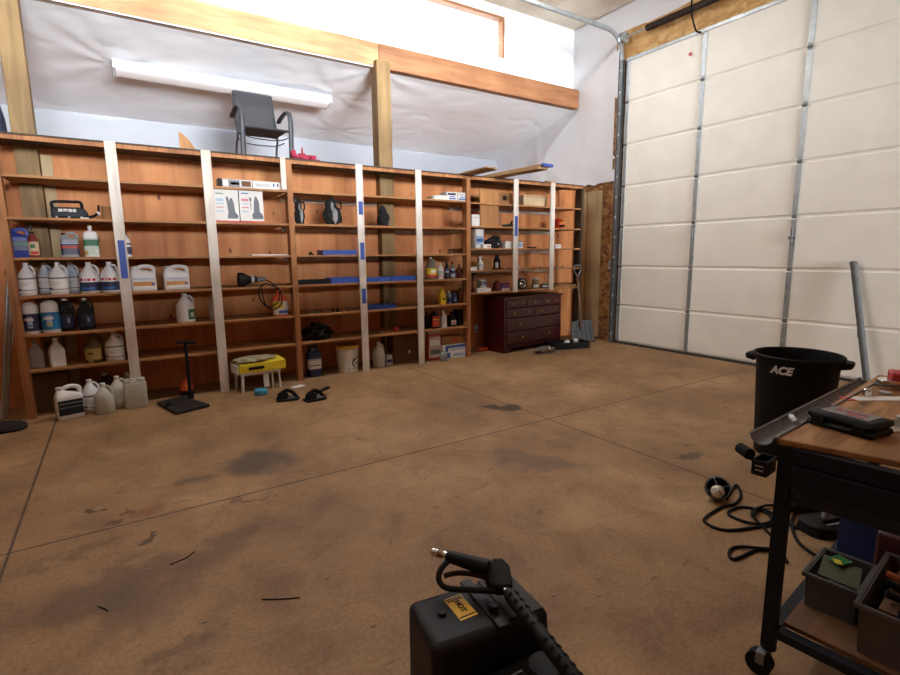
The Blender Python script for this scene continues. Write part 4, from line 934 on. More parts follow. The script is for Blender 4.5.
t = thing('speaker', 'round black speaker with silver ring on bottom shelf', 'speaker', (x+.01, 5.82, z)); Ms = Matrix.Translation((0, 0, .085)) @ Matrix.Rotation(PI/2, 4, 'X')
B(BLACK).lathe([(.085, -.02), (.085, .03), (.06, .035), (.055, .03), (.02, .015), (.001, .015)], 28, M=Ms).build('cone', t, smooth=40); B(CHROME).lathe([(.042, .030), (.054, .040), (.060, .0375), (.056, .030)], 28, M=Ms, cap0=False, cap1=False).build('ring', t, smooth=60); B(LGREY).blob((0, -.02, .085), (.02, .014, .02), 0, 1, 2).build('dust_cap', t, smooth=80)
x, w_, h_ = fit(532, 538.5, 278, 5.80, z); bottle('slim clear jar with white cap on bottom shelf', 'jar', x, 5.80, z, w_, h_, CLEARG, [(.15, .4, PAPER)], WHITE, neck=.7, sh=.8, name='jar')
x, w_, h_ = fit(540, 549, 283, 5.80, z); bottle('squat greenish jar on bottom shelf left of last lath', 'jar', x, 5.80, z, w_, h_, P('green_glass', '8fa394', .15, 0, .05, .6), [(.3, .6, PAPER)], LGREY, neck=.8, sh=.8, name='jar')
a, b = col(555, 5.76, z), col(576, 5.76, z)
t = thing('wooden_tray', 'open wooden tray of brown scraps on bottom shelf of the last bay', 'tray', ((a+b)/2, 5.84, z)); w_ = b-a
g = B(CARD); g.box(-w_/2, w_/2, -.08, .08, 0, .008); g.box(-w_/2, w_/2, -.08, -.07, .008, .04); g.box(-w_/2, w_/2, .07, .08, .008, .06); g.box(-w_/2, -w_/2+.01, -.07, .07, .008, .06); g.box(w_/2-.01, w_/2, -.07, .07, .008, .06); g.build('tray_body', t, smooth=0)
g = B(wood('scrap_wood', '7b4a2a', 'a5693c', 'bd8552', 0, 20, False)); rr = random.Random(3)
for k in range(9): g.box(-w_*.45, w_*.2, -.012, .012, 0, .014, Matrix.Translation((rr.uniform(0, .08), rr.uniform(-.05, .05), .015+.006*k)) @ Matrix.Rotation(rr.uniform(-.3, .3), 4, 'Z'))
o = g.build('scrap_wood', loc=((a+b)/2, 5.84, z), smooth=0); tag(o, 'heap of thin brown wood scraps in the wooden tray', 'wood scraps', kind='stuff')
# socket cover on the plywood
t = thing('outlet_cover', 'white socket cover on plywood left of the red dresser', 'outlet', (col(476, YB, .35), YB-.001, zat(329, col(476, YB, .35), YB)-.05)); B(PAPER).box(-.035, .035, -.008, 0, 0, .115).build('plate', t, smooth=0, bevel=.002); B(GREY).box(-.015, .015, -.011, -.008, .02, .05).build('socket', t, smooth=0)

# ------------------------------------------------------------------ red dresser
dz = math.atan2(5.70-5.575, 5.80-4.555)
DW, DD, DH = 1.24, .44, .80
t = thing('dresser', 'dark red mahogany dresser with brass knobs under the shelves', 'dresser', (4.555, 5.575, 0), dz)
g = B(MAHOG); g.box(0, .03, .004, DD, .08, DH-.03); g.box(DW-.03, DW, .004, DD, .08, DH-.03); g.box(.03, DW-.03, DD-.02, DD, .08, DH-.03); g.box(.03, DW-.03, .012, DD-.02, .08, .11); g.box(.03, DW-.03, .014, DD-.02, DH-.05, DH-.03)
g.build('carcass', t, smooth=0)
B(MAHOG).box(-.015, DW+.015, -.015, DD+.005, DH-.03, DH).build('top', t, smooth=0, bevel=.006)
g = B(MAHOG); g.prism([(0, 0), (.10, 0), (.14, .06), (DW-.14, .06), (DW-.10, 0), (DW, 0), (DW, .08), (0, .08)], .03, Matrix(((1, 0, 0, 0), (0, 0, 1, 0), (0, 1, 0, 0), (0, 0, 0, 1)))); g.box(0, .03, .03, DD, 0, .08); g.box(DW-.03, DW, .03, DD, 0, .08); g.build('plinth', t, smooth=0)
rows = [(.64, .765, [(.035, .45, (.24, .76)), (.455, .785, (.5,)), (.79, 1.205, (.24, .76))]), (.50, .635, [(.035, .62, (.24, .76)), (.625, 1.205, (.24, .76))]), (.31, .495, [(.035, 1.205, (.22, .78))]), (.115, .305, [(.035, 1.205, (.27, .78))])]
for za, zb, ds in rows:
    for xa, xb, ks in ds:
        dr = B(MAHOG).box(xa+.004, xb-.004, -.008, .012, za+.005, zb-.003).build('drawer', t, smooth=0, bevel=.004)
        for q in ks:
            xk = xa+(xb-xa)*q; zk = (za+zb)/2
            B(BRASS).lathe([(.006, -.008), (.006, .008), (.014, .014), (.016, .020), (.012, .026), (.001, .028)], 12, M=Matrix.Translation((xk, -.008, zk)) @ Matrix.Rotation(PI/2, 4, 'X')).build('knob', dr, smooth=50)
fp = fl(492, 351); tag(B(ORANGE).box(-.11, .11, -.05, .05, 0, .05).build('orange_box', loc=(fp[0]-.10, fp[1]+.1, 0), rz=.2, bevel=.015), 'flat bright orange box on the floor at dresser left side', 'box')
# things right of the dresser
o = B(P('white_board', 'c9c6be', .5)).prism([(0, 0), (.10, 0), (.105, .10), (.09, .18), (.06, .26), (.02, .32), (0, .33)], .02, Matrix(((1, 0, 0, 0), (0, 0, 1, 0), (0, 1, 0, 0), (0, 0, 0, 1)))).build('white_board', loc=(5.83, 5.86, .002), smooth=0, rot=(-.12, 0, 0)); tag(o, 'white panel with curved edge standing right of the dresser', 'panel')
fp = fl(547, 353)
t = thing('grey_rag', 'low lumpy grey bundle on floor before dresser right end', 'bundle', (fp[0], fp[1]+.05, 0)); B(P('grey_cloth', '6d645b', .9)).blob((0, 0, .03), (.17, .10, .05), .5, 3, 4, 31, 0).build('cloth', t, smooth=70); B(PAPER).cyl((.02, -.09, .05), (.025, -.06, .10), .008).build('peg', t, smooth=40)
f1, f2 = fl(558, 350), fl(592, 348)
t = thing('black_tray', 'long black tray on the floor before the scoop shovel', 'tray', ((f1[0]+f2[0])/2, (f1[1]+f2[1])/2+.13, 0), math.atan2(f2[1]-f1[1], f2[0]-f1[0])); w_ = math.hypot(f2[0]-f1[0], f2[1]-f1[1])/2
g = B(BLACK); g.box(-w_, w_, -.13, .13, .001, .012); g.box(-w_, w_, -.13, -.12, .012, .10); g.box(-w_, w_, .12, .13, .012, .10); g.box(-w_, -w_+.01, -.12, .12, .012, .10); g.box(w_-.01, w_, -.12, .12, .012, .10); g.build('tray_body', t, smooth=0)
for k, q in enumerate((-.04, .12)):
    tag(B(PAPER).blob((0, 0, .03), (.04, .04, .035), .4, 3, 2, k, 0).build('white_cup', loc=(t.location.x+q+(.05 if k else 0), t.location.y+.02*k, .013+.045), smooth=60), ('small white lump in the black tray, left one', 'small white lump in the black tray, right one')[k], 'lump')
    tag(B(BLKM).box(-.06, .06, -.08, .08, 0, .044).build('black_block', loc=(t.location.x+q+(.05 if k else 0), t.location.y+.02*k, .0125), smooth=0, bevel=.006), ('dark block under the left white lump in the tray', 'dark block under the right white lump in the tray')[k], 'block')
t = thing('scoop_shovel', 'grey ribbed scoop shovel upright with long handle and D grip', 'shovel', (6.08, 5.53, 0), -.05)
def scoop(u, v):
    x_ = (u-.5)*.48*(1-.10*v); zc = .02+v*.34; y_ = -.07*(1-(2*u-1)**2)*(-1)-.06*(1-v)**2+.012*math.cos(u*2*PI*7)
    return (x_, y_-.02, zc)
g = grid(scoop, 42, 10, P('shovel_grey', '46494d', .5)); o = g.build('scoop', t, smooth=60); md = o.modifiers.new('solid', 'SOLIDIFY'); md.thickness = .008
B(wood('shovel_handle', '5e4632', '7a5d42', '8a6c50', 2, 16, False)).cyl((0, .0, .22), (.0, .125, 1.06), .017).build('handle', t, smooth=40)
B(DGALV).tube(spline([(.0, .12, 1.05), (-.065, .125, 1.14), (-.065, .13, 1.21), (.0, .13, 1.225), (.065, .13, 1.21), (.065, .125, 1.14), (.0, .12, 1.05)], 4), .011, 8).build('d_grip', t, smooth=60)

# ------------------------------------------------------------------ loft
YC = 6.62
def chair():
    xa, xb = col(240, YC-.25, 2.7), col(293, YC-.25, 2.7); xc = (xa+xb)/2; hw = .275
    t = thing('patio_chair', 'dark grey metal patio armchair with sling seat on the loft', 'chair', (xc, YC, ZS), .02)
    for s in (-1, 1):
        fr = B(CHAIRM).tube(spline([(s*hw, -.24, 0), (s*hw, -.26, .25), (s*hw, -.28, .50), (s*hw, -.245, .62), (s*hw, -.15, .665), (s*hw, .05, .655), (s*hw, .20, .62)], 5), .015, 8, flat=2.0, up=(0, 1, 0)); fr.build('arm_frame', t, smooth=60)
        B(CHAIRM).tube(spline([(s*(hw-.035), .34, 0), (s*(hw-.035), .22, .30), (s*(hw-.04), .15, .42), (s*(hw-.04), .25, .70), (s*(hw-.05), .28, .94)], 5), .013, 8).build('back_leg', t, smooth=60)
    B(CHAIRM).tube([(-hw, -.25, .425), (hw, -.25, .425)], .016, 8, flat=1.6).build('front_bar', t, smooth=60)
    g = B(CHAIRM); g.tube(spline([(-hw, -.2, .37), (-.15, -.18, .325), (.15, -.18, .325), (hw, -.2, .37)], 6), .007, 6); g.build('brace', t, smooth=60)
    B(CHAIRM).tube(spline([(-hw, .0, .34), (-.15, .02, .295), (.15, .02, .295), (hw, .0, .34)], 6), .007, 6).build('brace', t, smooth=60)
    B(SLING).prism([(-.235, -.245), (.235, -.245), (.225, .17), (-.225, .17)], .014, z0=.415).build('seat', t, bevel=.004)
    b_ = B(SLING); b_.hexa([(-.225, .155, .42), (.225, .155, .42), (.225, .17, .42), (-.225, .17, .42), (-.215, .275, .94), (.215, .275, .94), (.215, .29, .94), (-.215, .29, .94)]); b_.build('backrest', t, bevel=.004)
    B(CHAIRM).tube([(-.22, .283, .94), (.22, .283, .94)], .014, 8).build('top_bar', t, smooth=60)
chair()
xc = col(304, 6.3, 2.6); zt = zat(147, xc, 6.3)
o = B(CRIMSON).blob((0, 0, .09), (.155, .13, .07), .55, 2.4, 4, 14, 0); o.blob((-.13, -.02, .16), (.035, .03, .05), .3, 3, 2, 5); o.blob((-.02, 0, .20), (.012, .012, .05), .2, 3, 2, 5)
tag(o.build('crimson_cloth', loc=(xc, 6.3, ZS), smooth=70), 'crumpled crimson cloth bundle on the loft beside the chair', 'cloth')
xc = col(186, 6.35, 2.6); zt = zat(132, xc, 6.35)-ZS
tag(B(wood('pointed_wood', '9c6e40', 'b78650', 'c79a64', 2, 14, False)).prism([(-.06, 0), (.08, 0), (.085, zt*.45), (.03, zt*.75), (-.05, zt), (-.06, zt*.9)], .02, Matrix(((1, 0, 0, 0), (0, 0, 1, 0), (0, 1, 0, 0), (0, 0, 0, 1)))).build('wooden_offcut', loc=(xc, 6.35, ZS), smooth=0), 'curved pointed wooden offcut standing on loft left of chair', 'board')
xc = col(2, 6.4, 2.6); zt = zat(92, xc, 6.4)-ZS
t = thing('folded_bag', 'dark blue folded bag on loft left of the left post', 'bag', (xc-.06, 6.4, ZS)); B(P('dusk_blue', '262d45', .8)).loft([(0, .10, .09, 3), (zt*.5, .09, .08, 3), (zt*.9, .06, .06, 3), (zt, .03, .03, 2)], 20).build('bag_body', t, smooth=50); B(LGREY).blob((.1, -.05, .06), (.03, .03, .03), .1, 2, 2).build('toggle', t, smooth=70)
rz_ = math.atan2(.08, 1.1)
bs = fl(498, 178, 2.47)
for k, (x, y0, y1, zz, w, th, lb, rz) in enumerate(((4.60, 4.90, 6.30, ZS, .19, .03, 'long loose board overhanging shelf top, lower of the pair', .10), (4.64, 4.84, 6.25, ZS+.031, .17, .03, 'long loose board overhanging shelf top, upper of the pair', .06),
        (3.98, 5.15, 6.3, ZS, .14, .02, 'shorter loose board overhanging shelf top, leftmost', -.02), (4.10, 5.22, 6.35, ZS, .08, .02, 'narrow loose board beside the leftmost overhanging board', .04))):
    tag(B(BOARDW).box(-w/2, w/2, 0, y1-y0, 0, th).build('loose_board', loc=(x, y0, zz), rz=rz, smooth=0, bevel=.002), lb, 'board')
o = B(TAPE).box(-.087, .087, -.003, .04, -.001, .032).build('tape_wrap', bpy.data.objects['loose_board.001'], loc=(0, 0, 0), smooth=0); o['label'] = 'blue tape on the board end'
xc = col(541, 6.0, ZS); tag(B(BOARDW).box(-.09, .09, -.03, .03, 0, .035).build('wood_block', loc=(xc, 5.80, ZS), smooth=0), 'small wood block on shelf top right of the loose boards', 'board')
# eight foot strip light on the sloping ceiling
lz = lambda y: 3.745-.237*(y-6.24)
t = thing('strip_light', 'long white fluorescent strip light on the sloping membrane ceiling', 'strip light', (1.42, 7.0, lz(7.0)-.115), 0, rot=(math.atan(-.237), 0, .012))
B(WHITE).box(-1.21, 1.21, -.11, .11, 0, .06).build('housing', t, smooth=0, bevel=.006)
TUBE = bpy.data.materials.new('lamp_diffuser'); TUBE.use_nodes = True; tb = TUBE.node_tree.nodes['Principled BSDF']; tb.inputs['Base Color'].default_value = (.9, .9, .92, 1); tb.inputs['Emission Color'].default_value = (.95, .97, 1, 1); tb.inputs['Emission Strength'].default_value = .1
MB().m(TUBE).loft([(-1.205, .10, .035, 3), (1.205, .10, .035, 3)], 20, M=Matrix.Translation((0, 0, -.01)) @ Matrix.Rotation(PI/2, 4, 'Y') @ Matrix.Rotation(PI/2, 4, 'Z')).build('diffuser', t, smooth=50)
for s in (-1, 1): B(WHITE).box(s*1.22-.012, s*1.22+.012, -.115, .115, -.045, .062).build('end_cap', t, smooth=0, bevel=.004)

# ------------------------------------------------------------------ poles left of the shelving
PX = [(9, 275, 1, 400, 'tall silver pole leaning at far left, outer of the pair'), (12.5, 278, 6, 395, 'tall silver pole leaning at far left, inner of the pair'), (15, 305, 5, 385, 'thin white rod leaning behind the silver poles')]
for k, (xa, ya, xb, yb, lb) in enumerate(PX):
    Yp = 5.95+.05*k; xt = col(xa, Yp, 1.2); zt = zat(ya, xt, Yp); xl = col(xb, Yp-.12, .3); zl = max(0.012, zat(yb, xl, Yp-.12))
    d_ = Vector((xt-xl, .12, zt-zl)); e = Vector((xl, Yp-.12, zl))-d_*((zl-.012)/d_.z)
    t = thing('leaning_pole', lb, 'pole', tuple(e))
    B(GALV if k < 2 else PAPER).cyl((0, 0, 0), Vector((xt, Yp, zt))-e, .013 if k < 2 else .009).build('pole_shaft', t, smooth=40)
    if k == 0: B(BLKM).cyl(Vector((xt, Yp, zt))-e, Vector((xt, Yp, zt))-e+d_.normalized()*.12, .022).build('grip', t, smooth=40)
fp = fl(8, 432)
o = B(P('dusty_black', '2c2724', .9)).blob((0, 0, .03), (.14, .09, .045), .3, 2.5, 3, 17, 0).build('dark_bundle', loc=(fp[0]-.02, fp[1]+.05, 0), smooth=70); tag(o, 'low dark lump on floor left of the shelving foot', 'bundle')

# ------------------------------------------------------------------ trash can
CXY = (3.85, 1.56); RB, RTp, HT = .208, .255, .715
t = thing('trash_can', 'large black round trash can lettered ACE near the overhead door', 'trash can', (CXY[0], CXY[1], 0))
g = B(CANB); g.lathe([(RB, 0), (RB+.004, .004), (RTp-.012, HT-.05), (RTp, HT-.045), (RTp+.010, HT-.03), (RTp+.012, HT-.008), (RTp+.004, HT), (RTp-.006, HT-.004), (RTp-.016, HT-.05), (RB-.004, .012), (.001, .012)], 48, cap1=False); g.build('bin_body', t, smooth=35)
face = math.atan2(-CXY[1], -CXY[0])
for s in (-1, 1):
    a = face+s*PI/2-.16; hx, hy = math.cos(a), math.sin(a)
    M_ = Matrix.Translation((hx*(RTp-.004), hy*(RTp-.004), HT-.045)) @ Matrix.Rotation(a, 4, 'Z')
    h = B(CANB); h.hexa([M_ @ Vector(p) for p in ((-.01, -.07, -.03), (.055, -.05, -.02), (.055, .05, -.02), (-.01, .07, -.03), (0, -.075, .025), (.06, -.055, .02), (.06, .055, .02), (0, .075, .025))]); h.build('grip', t, bevel=.014, seg=3)
me = text('ACE', .07, .0032, .25)
LT = P('can_lettering', 'd4d4d2', .6)
rm = RB+(RTp-RB)*(.625/HT)
la = face-.36
g = B(LT).mesh(me, lambda v: Vector(((RB+(RTp-.012-RB)*((.625+v.y)/(HT-.05))+.002+v.z)*math.cos(la+v.x/rm), (RB+(RTp-.012-RB)*((.625+v.y)/(HT-.05))+.002+v.z)*math.sin(la+v.x/rm), .625+v.y)))
o = g.build('lettering', t, smooth=0); o['label'] = 'white slanted ACE letters'
# galvanised post leaning on the door
pb, ptp = fl(868, 384), onX(853.5, 263, XD-.045)
pb = np.array([6.40, 1.93, 0.0]); dd = Vector(ptp)-Vector(pb)
t = thing('fence_post', 'galvanised round post with cap leaning on the overhead door', 'post', tuple(pb))
PIPE = P('weathered_post', '5a5c5d', .6, .1, .15, scale=30)
B(PIPE).cyl((0, 0, .02), dd, .031, seg=18).build('post_shaft', t, smooth=40)
B(PIPE).cyl(dd*.985, dd*1.012, .035, seg=18).build('post_cap', t, smooth=40); B(PIPE).cyl(dd*.40, dd*.435, .034, seg=18).build('sleeve', t, smooth=40)

# ------------------------------------------------------------------ workbench (rolling, steel frame, plywood top)
BO = Vector((1.697, .723, 0)); BA = math.radians(6.2); BL, BW, BH = 1.30, .62, .82
Rb = Matrix.Translation(BO) @ Matrix.Rotation(BA, 4, 'Z')
def bench(u, v, z=0): return Rb @ Vector((u, -v, z))
t = thing('workbench', 'dark steel rolling workbench with plywood top and lower shelf', 'workbench', tuple(BO), BA)
B(BTOP).prism([(0, 0), (BL, 0), (BL, -BW), (BW*math.tan(math.radians(10.3)), -BW)], .02, z0=BH-.02).build('bench_top', t, smooth=0, bevel=.004)
g = B(STEELB); zt = BH-.021
g.box(.002, .04, -BW+.01, -.045, zt-.05, zt); g.box(BL-.05, BL-.012, -BW+.01, -.045, zt-.05, zt); g.box(.002, BL-.012, -.045, -.004, zt-.05, zt); g.box(.002, BL-.012, -BW+.01, -BW+.045, zt-.05, zt)
g.build('top_frame', t, smooth=0, bevel=.003)
B(STEELB).box(-.002, .03, -BW+.01, -.05, zt-.128, zt-.055).build('drawer', t, smooth=0, bevel=.004)
B(P('steel_rail', '1c1f26', .5, .3)).box(.002, .035, -BW+.01, -.05, zt-.175, zt-.132).build('side_rail', t, smooth=0, bevel=.004)
B(P('orange_sticker', 'b5722a', .6)).box(-.0035, -.0015, -.36, -.34, zt-.12, zt-.10).build('sticker', t, smooth=0)
for (u, v) in ((.022, .026), (BL-.03, .03), (.022, BW-.03), (BL-.03, BW-.03)):
    lg = B(STEELB).box(u-.02, u+.02, -v-.02, -v+.02, .10, zt-.05).build('leg', t, smooth=0, bevel=.003)
    B(STEELB).cyl((u, -v, .085), (u, -v, .10), .024, seg=12).build('caster_plate', lg, smooth=40)
    ko = .03 if u < .1 else -.03
    B(DGALV).box(u-.022-ko, u+.022, -v-.005, -v+.02, .045, .086).build('caster_fork', lg, smooth=0)
    B(BLKM).cyl((u-.018-ko, -v+.012, .041), (u+.018-ko, -v+.012, .041), .04, seg=18).build('caster_wheel', lg, smooth=40)
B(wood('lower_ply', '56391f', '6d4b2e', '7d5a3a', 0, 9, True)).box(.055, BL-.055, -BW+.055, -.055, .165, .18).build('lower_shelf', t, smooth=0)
g = B(STEELB); g.box(.012, .05, -BW+.052, -.052, .135, .164); g.box(BL-.05, BL-.012, -BW+.052, -.052, .135, .164); g.box(.052, BL-.052, -.05, -.015, .135, .164); g.box(.052, BL-.052, -BW+.015, -BW+.05, .135, .164); g.build('shelf_frame', t, smooth=0)
# galvanised gutter along the far edge of the top
gt = thing('gutter_trough', 'galvanised half-round gutter length along the bench edge', 'gutter', tuple(bench(-.012, -.040, BH-.008)), BA-.03)
GUTT = P('weathered_gutter', '6f7072', .6, .5, .2, scale=30)
arc_ = [(.034*math.cos(a), .030*math.sin(a)) for a in np.linspace(PI, 2*PI, 13)]
outl = [(-.040, .008)]+[(p[0], p[1]+.006) for p in arc_]+[(.038, .010), (.038, .008)]+[(p[0]*.95, p[1]*.95+.008) for p in arc_[::-1]]+[(-.040, .010)]
Mg = Matrix(((0, 0, 1, 0), (1, 0, 0, 0), (0, 1, 0, 0), (0, 0, 0, 1)))
B(GUTT).prism(outl, BL-.12, Mg).build('trough', gt, smooth=40); B(GUTT).tube([(0, -.040, .010), (BL-.12, -.040, .010)], .005, 6).build('rolled_lip', gt, smooth=60)
B(GALV).box(BL-.123, BL-.12, -.034, .034, -.026, .0).build('end_cap', gt, smooth=0)
B(DGALV).box(.2, .23, -.05, -.042, -.05, .0).build('hanger', gt, smooth=0)
# side bin holding a black knobbed tool
sb = thing('side_caddy', 'small dark caddy clipped to the near bench corner', 'caddy', tuple(bench(-.005, -.012, .69)), BA)
g = B(STEELB); g.box(-.02, .06, .0, .045, 0, .004); g.box(-.02, .06, .041, .045, .004, .05); g.box(-.02, .06, 0, .004, .004, .05); g.box(-.02, -.016, .004, .041, .004, .05); g.box(.056, .06, .004, .041, .004, .05); g.build('tray_body', sb, smooth=0)
for k in range(2): B(LGREY).box(-.0212, -.0195, .010, .034, .016+.014*k, .020+.014*k).build('mark', sb, smooth=0)
kb = thing('rubber_mallet', 'black round-headed mallet poking out of the corner caddy', 'mallet', tuple(bench(.0, .03-.055-.005+.09, .70)), BA)
kb.location = bench(.01, -.034, .695)
B(BLKM).cyl((0, 0, .003), (-.02, .045, .056), .007).build('handle', kb, smooth=40); B(BLKM).cyl((-.035, .03, .058), (-.005, .072, .060), .019, .018, 16).build('head', kb, smooth=40)
# on the bench top
def top(px_, py_): return fl(px_, py_, BH)
c0, c1 = top(812, 425), top(862, 439)
cc = Vector(top(848, 429)); ax = math.atan2(c1[1]-c0[1], c1[0]-c0[0])
t = thing('hard_case', 'black hard plastic tool case with grey lid and faded red lettering', 'case', (cc.x, cc.y, BH), ax)
L_, D_ = .20, .125
B(BLACK).box(-L_/2, L_/2, -D_/2, D_/2, .001, .025).build('base_shell', t, bevel=.014, seg=3)
B(BLACK).box(-L_/2, L_/2, -D_/2, D_/2, .026, .052).build('lid', t, bevel=.014, seg=3)
B(P('case_panel', '77767a', .55)).box(-L_*.36, L_*.36, -D_*.30, D_*.38, .0518, .0535).build('lid_panel', t, smooth=0)
for k in range(4): B(P('faded_red', '9c4a4c', .6)).box(-.045+.024*k, -.026+.024*k, .002+.005*(k % 2), .026, .0533, .0545).build('letter_mark', t, smooth=0)
B(P('faded_red', '9c4a4c', .6)).box(.0, .05, -.022, -.006, .0533, .0545).build('letter_mark', t, smooth=0)
for s in (-.06, .06): B(BLKM).box(s-.02, s+.02, -D_/2-.005, -D_/2+.004, .016, .038).build('latch', t, smooth=0, bevel=.002)
p_ = top(888, 388.5); t = thing('tape_measure', 'round chrome tin at the far end of the bench top', 'tin', tuple(p_)); B(CHROME).lathe([(.040, 0), (.043, .004), (.043, .034), (.040, .04), (.001, .04)], 28).build('tin_body', t, smooth=40); B(DGALV).lathe([(.044, .015), (.0445, .018), (.0445, .024), (.044, .027)], 28, cap0=False, cap1=False).build('band', t, smooth=40)
p_ = top(903, 388); tag(B(RED).box(-.05, .05, -.05, .05, 0, .07).build('red_box', loc=tuple(p_), rz=.4, bevel=.008), 'bright red box at the right picture edge on bench top', 'box')
p_ = top(908, 384); tag(B(P('bottle_green', '23422b', .35)).lathe([(.024, 0), (.025, .004), (.025, .12), (.013, .15), (.010, .19), (.012, .2)], 20).build('green_bottle', loc=(p_[0]+.075, p_[1]-.02, BH), smooth=40), 'slim dark green bottle rising behind the red box', 'bottle')
p_ = top(885, 394.5); tag(B(GALV).lathe([(.020, 0), (.021, .012), (.001, .013)], 18).build('tin_lid', loc=tuple(p_), smooth=40), 'small flat tin lid in front of the round chrome tin', 'lid')
p_ = top(882, 399); t = thing('paper_strip', 'white paper strip with red edge across the bench top', 'paper', (p_[0], p_[1], BH+.0005), -.62); B(PAPER).box(-.115, .16, -.028, .028, 0, .002).build('sheet', t, smooth=0); B(LRED).box(-.15, -.115, -.028, .028, 0, .002).build('red_edge', t, smooth=0)
p_ = top(867, 396.5); o = B(CHROME).lathe([(.013, .003), (.015, .006), (.015, .03), (.011, .034), (.008, .034), (.008, .012), (.001, .012)], 16).build('socket', loc=(p_[0], p_[1], BH), smooth=40); tag(o, 'small chrome socket standing on the red end of the paper', 'socket')
p_ = top(895, 430); t = thing('metal_bracket', 'pale bent metal bracket right of the black case', 'bracket', (p_[0], p_[1], BH), -.25); g = B(P('pale_metal', 'b0aa9c', .45, .4)); g.box(-.07, .07, -.02, .02, .001, .005); g.box(.02, .07, -.02, .02, .005, .03); g.build('plate', t, smooth=0); B(DGALV).cyl((-.045, 0, .005), (-.045, 0, .007), .008).build('bolt', t, smooth=40); B(P('pale_metal', 'b0aa9c', .45, .4)).lathe([(.014, .03), (.022, .034), (.022, .04), (.014, .044)], 16, M=Matrix.Translation((.045, 0, 0))).build('eye_ring', t, smooth=40)
p_ = top(790, 422); t = thing('spark_plug', 'small white and steel spark plug on the bench edge', 'spark plug', (p_[0], p_[1]-.012, BH+.010), .6); B(PAPER).cyl((0, 0, 0), (.045, 0, 0), .009).build('insulator', t, smooth=40); B(GALV).cyl((-.03, 0, 0), (0, 0, 0), .009, .010).build('thread', t, smooth=40)
# on the lower shelf
def bin_(lab, u0, u1, v0, v1, h, mat, z0=.18, name='storage_bin', cat='bin', lip=True):
    c = bench((u0+u1)/2, (v0+v1)/2, z0); t = thing(name, lab, cat, tuple(c), BA); a, b = (u1-u0)/2, (v1-v0)/2; k = .005; s = .94
    g = MB().m(mat)
    def wall(x0, x1, y0, y1): g.hexa([(x0*s, y0*s, .004), (x1*s, y0*s, .004), (x1*s, y1*s, .004), (x0*s, y1*s, .004), (x0, y0, h), (x1, y0, h), (x1, y1, h), (x0, y1, h)])
    g.box(-a*s, a*s, -b*s, b*s, 0, .004); wall(-a, a, -b, -b+k); wall(-a, a, b-k, b); wall(-a, -a+k, -b, b); wall(a-k, a, -b, b)
    g.build('bin_body', t, smooth=0)
    if lip:
        g = MB().m(mat); g.box(-a-.010, a+.010, -b-.010, -b+.001, h-.014, h+.002); g.box(-a-.010, a+.010, b-.001, b+.010, h-.014, h+.002); g.box(-a-.010, -a+.001, -b, b, h-.014, h+.002); g.box(a-.001, a+.010, -b, b, h-.014, h+.002); g.build('rim', t, smooth=0, bevel=.002)
    return t
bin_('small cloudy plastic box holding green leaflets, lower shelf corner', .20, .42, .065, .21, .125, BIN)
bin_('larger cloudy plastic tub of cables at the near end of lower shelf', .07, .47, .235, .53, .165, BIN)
c = bench(.31, .14, .26)
for k, (m_, w, dx, dy, rz, lb) in enumerate(((P('olive_card', '4d5238', .7), .17, -.01, 0, .15, 'olive leaflet lying in the small cloudy box'), (P('leaf_green', '2f6d3a', .6), .07, .05, .025, -.3, 'bright green leaflet on the olive leaflet'), (YELLOW, .035, .02, .02, .5, 'tiny yellow card on the olive leaflet'))):
    tag(B(m_).box(-w/2, w/2, -w*.33, w*.33, 0, .002).build('leaflet', loc=(c.x+dx, c.y+dy, .30+.0075*k), rz=rz+BA, smooth=0, rot=(.1, .05, rz+BA)), lb, 'leaflet')
tag(B(PAPER).box(-.05, .05, -.02, .02, 0, .10).build('box_filler', loc=tuple(bench(.31, .14, .185)), rz=BA, smooth=0), 'pale block inside the small cloudy box under leaflets', 'block')
rr = random.Random(11)
for k in range(7):
    m_ = [BLKM, COPPER, BLKM, DCARD, BLACK, P('rust_orange', '9a4a28', .6), GREY][k]; u = .14+.035*k; v = .29+rr.uniform(0, .16)
    q = [bench(u-.06+rr.uniform(0, .05), v-.04, .34+.006*(k % 3)), bench(u+.0, v+.03, .335+.01*(k % 2)), bench(u+.09, v+rr.uniform(.0, .08), .345)]
    tag(B(m_).tube(spline(q, 5), .012, 8).build('hand_file', smooth=60), ['black tool handle in the larger cloudy tub', 'coppery bar in the larger cloudy tub', 'second black tool handle in the larger tub', 'dark brown bar in the larger cloudy tub', 'glossy black bar in the larger cloudy tub', 'rusty orange bar in the larger cloudy tub', 'grey bar in the larger cloudy tub'][k], 'tool')
tag(B(DCARD).box(-.15, .15, -.11, .11, 0, .14).build('tub_filler', loc=tuple(bench(.27, .385, .186)), rz=BA, smooth=0), 'dark packed contents at the bottom of larger tub', 'packed contents')
c = bench(.62, .13, .18); carton('blue and white carton upright on the lower bench shelf', CX, c.x, c.y, c.z, .05, .14, .23, P('carton_blue', '24386f', .5), [(0, 1, 0, 1, PAPER)], rz=BA)
c = bench(.58, .28, .18)
tag(B(P('dark_maroon', '4a2226', .5)).box(-.08, .08, -.09, .09, 0, .22).build('maroon_case', loc=tuple(c), rz=BA, bevel=.01), 'dark maroon case on lower bench shelf beside blue carton', 'case')
c = bench(.56, .42, .18); tag(B(BLACK).box(-.06, .06, -.05, .05, 0, .19).build('black_case', loc=tuple(c), rz=BA, bevel=.01), 'black case behind the tub on the lower bench shelf', 'case')

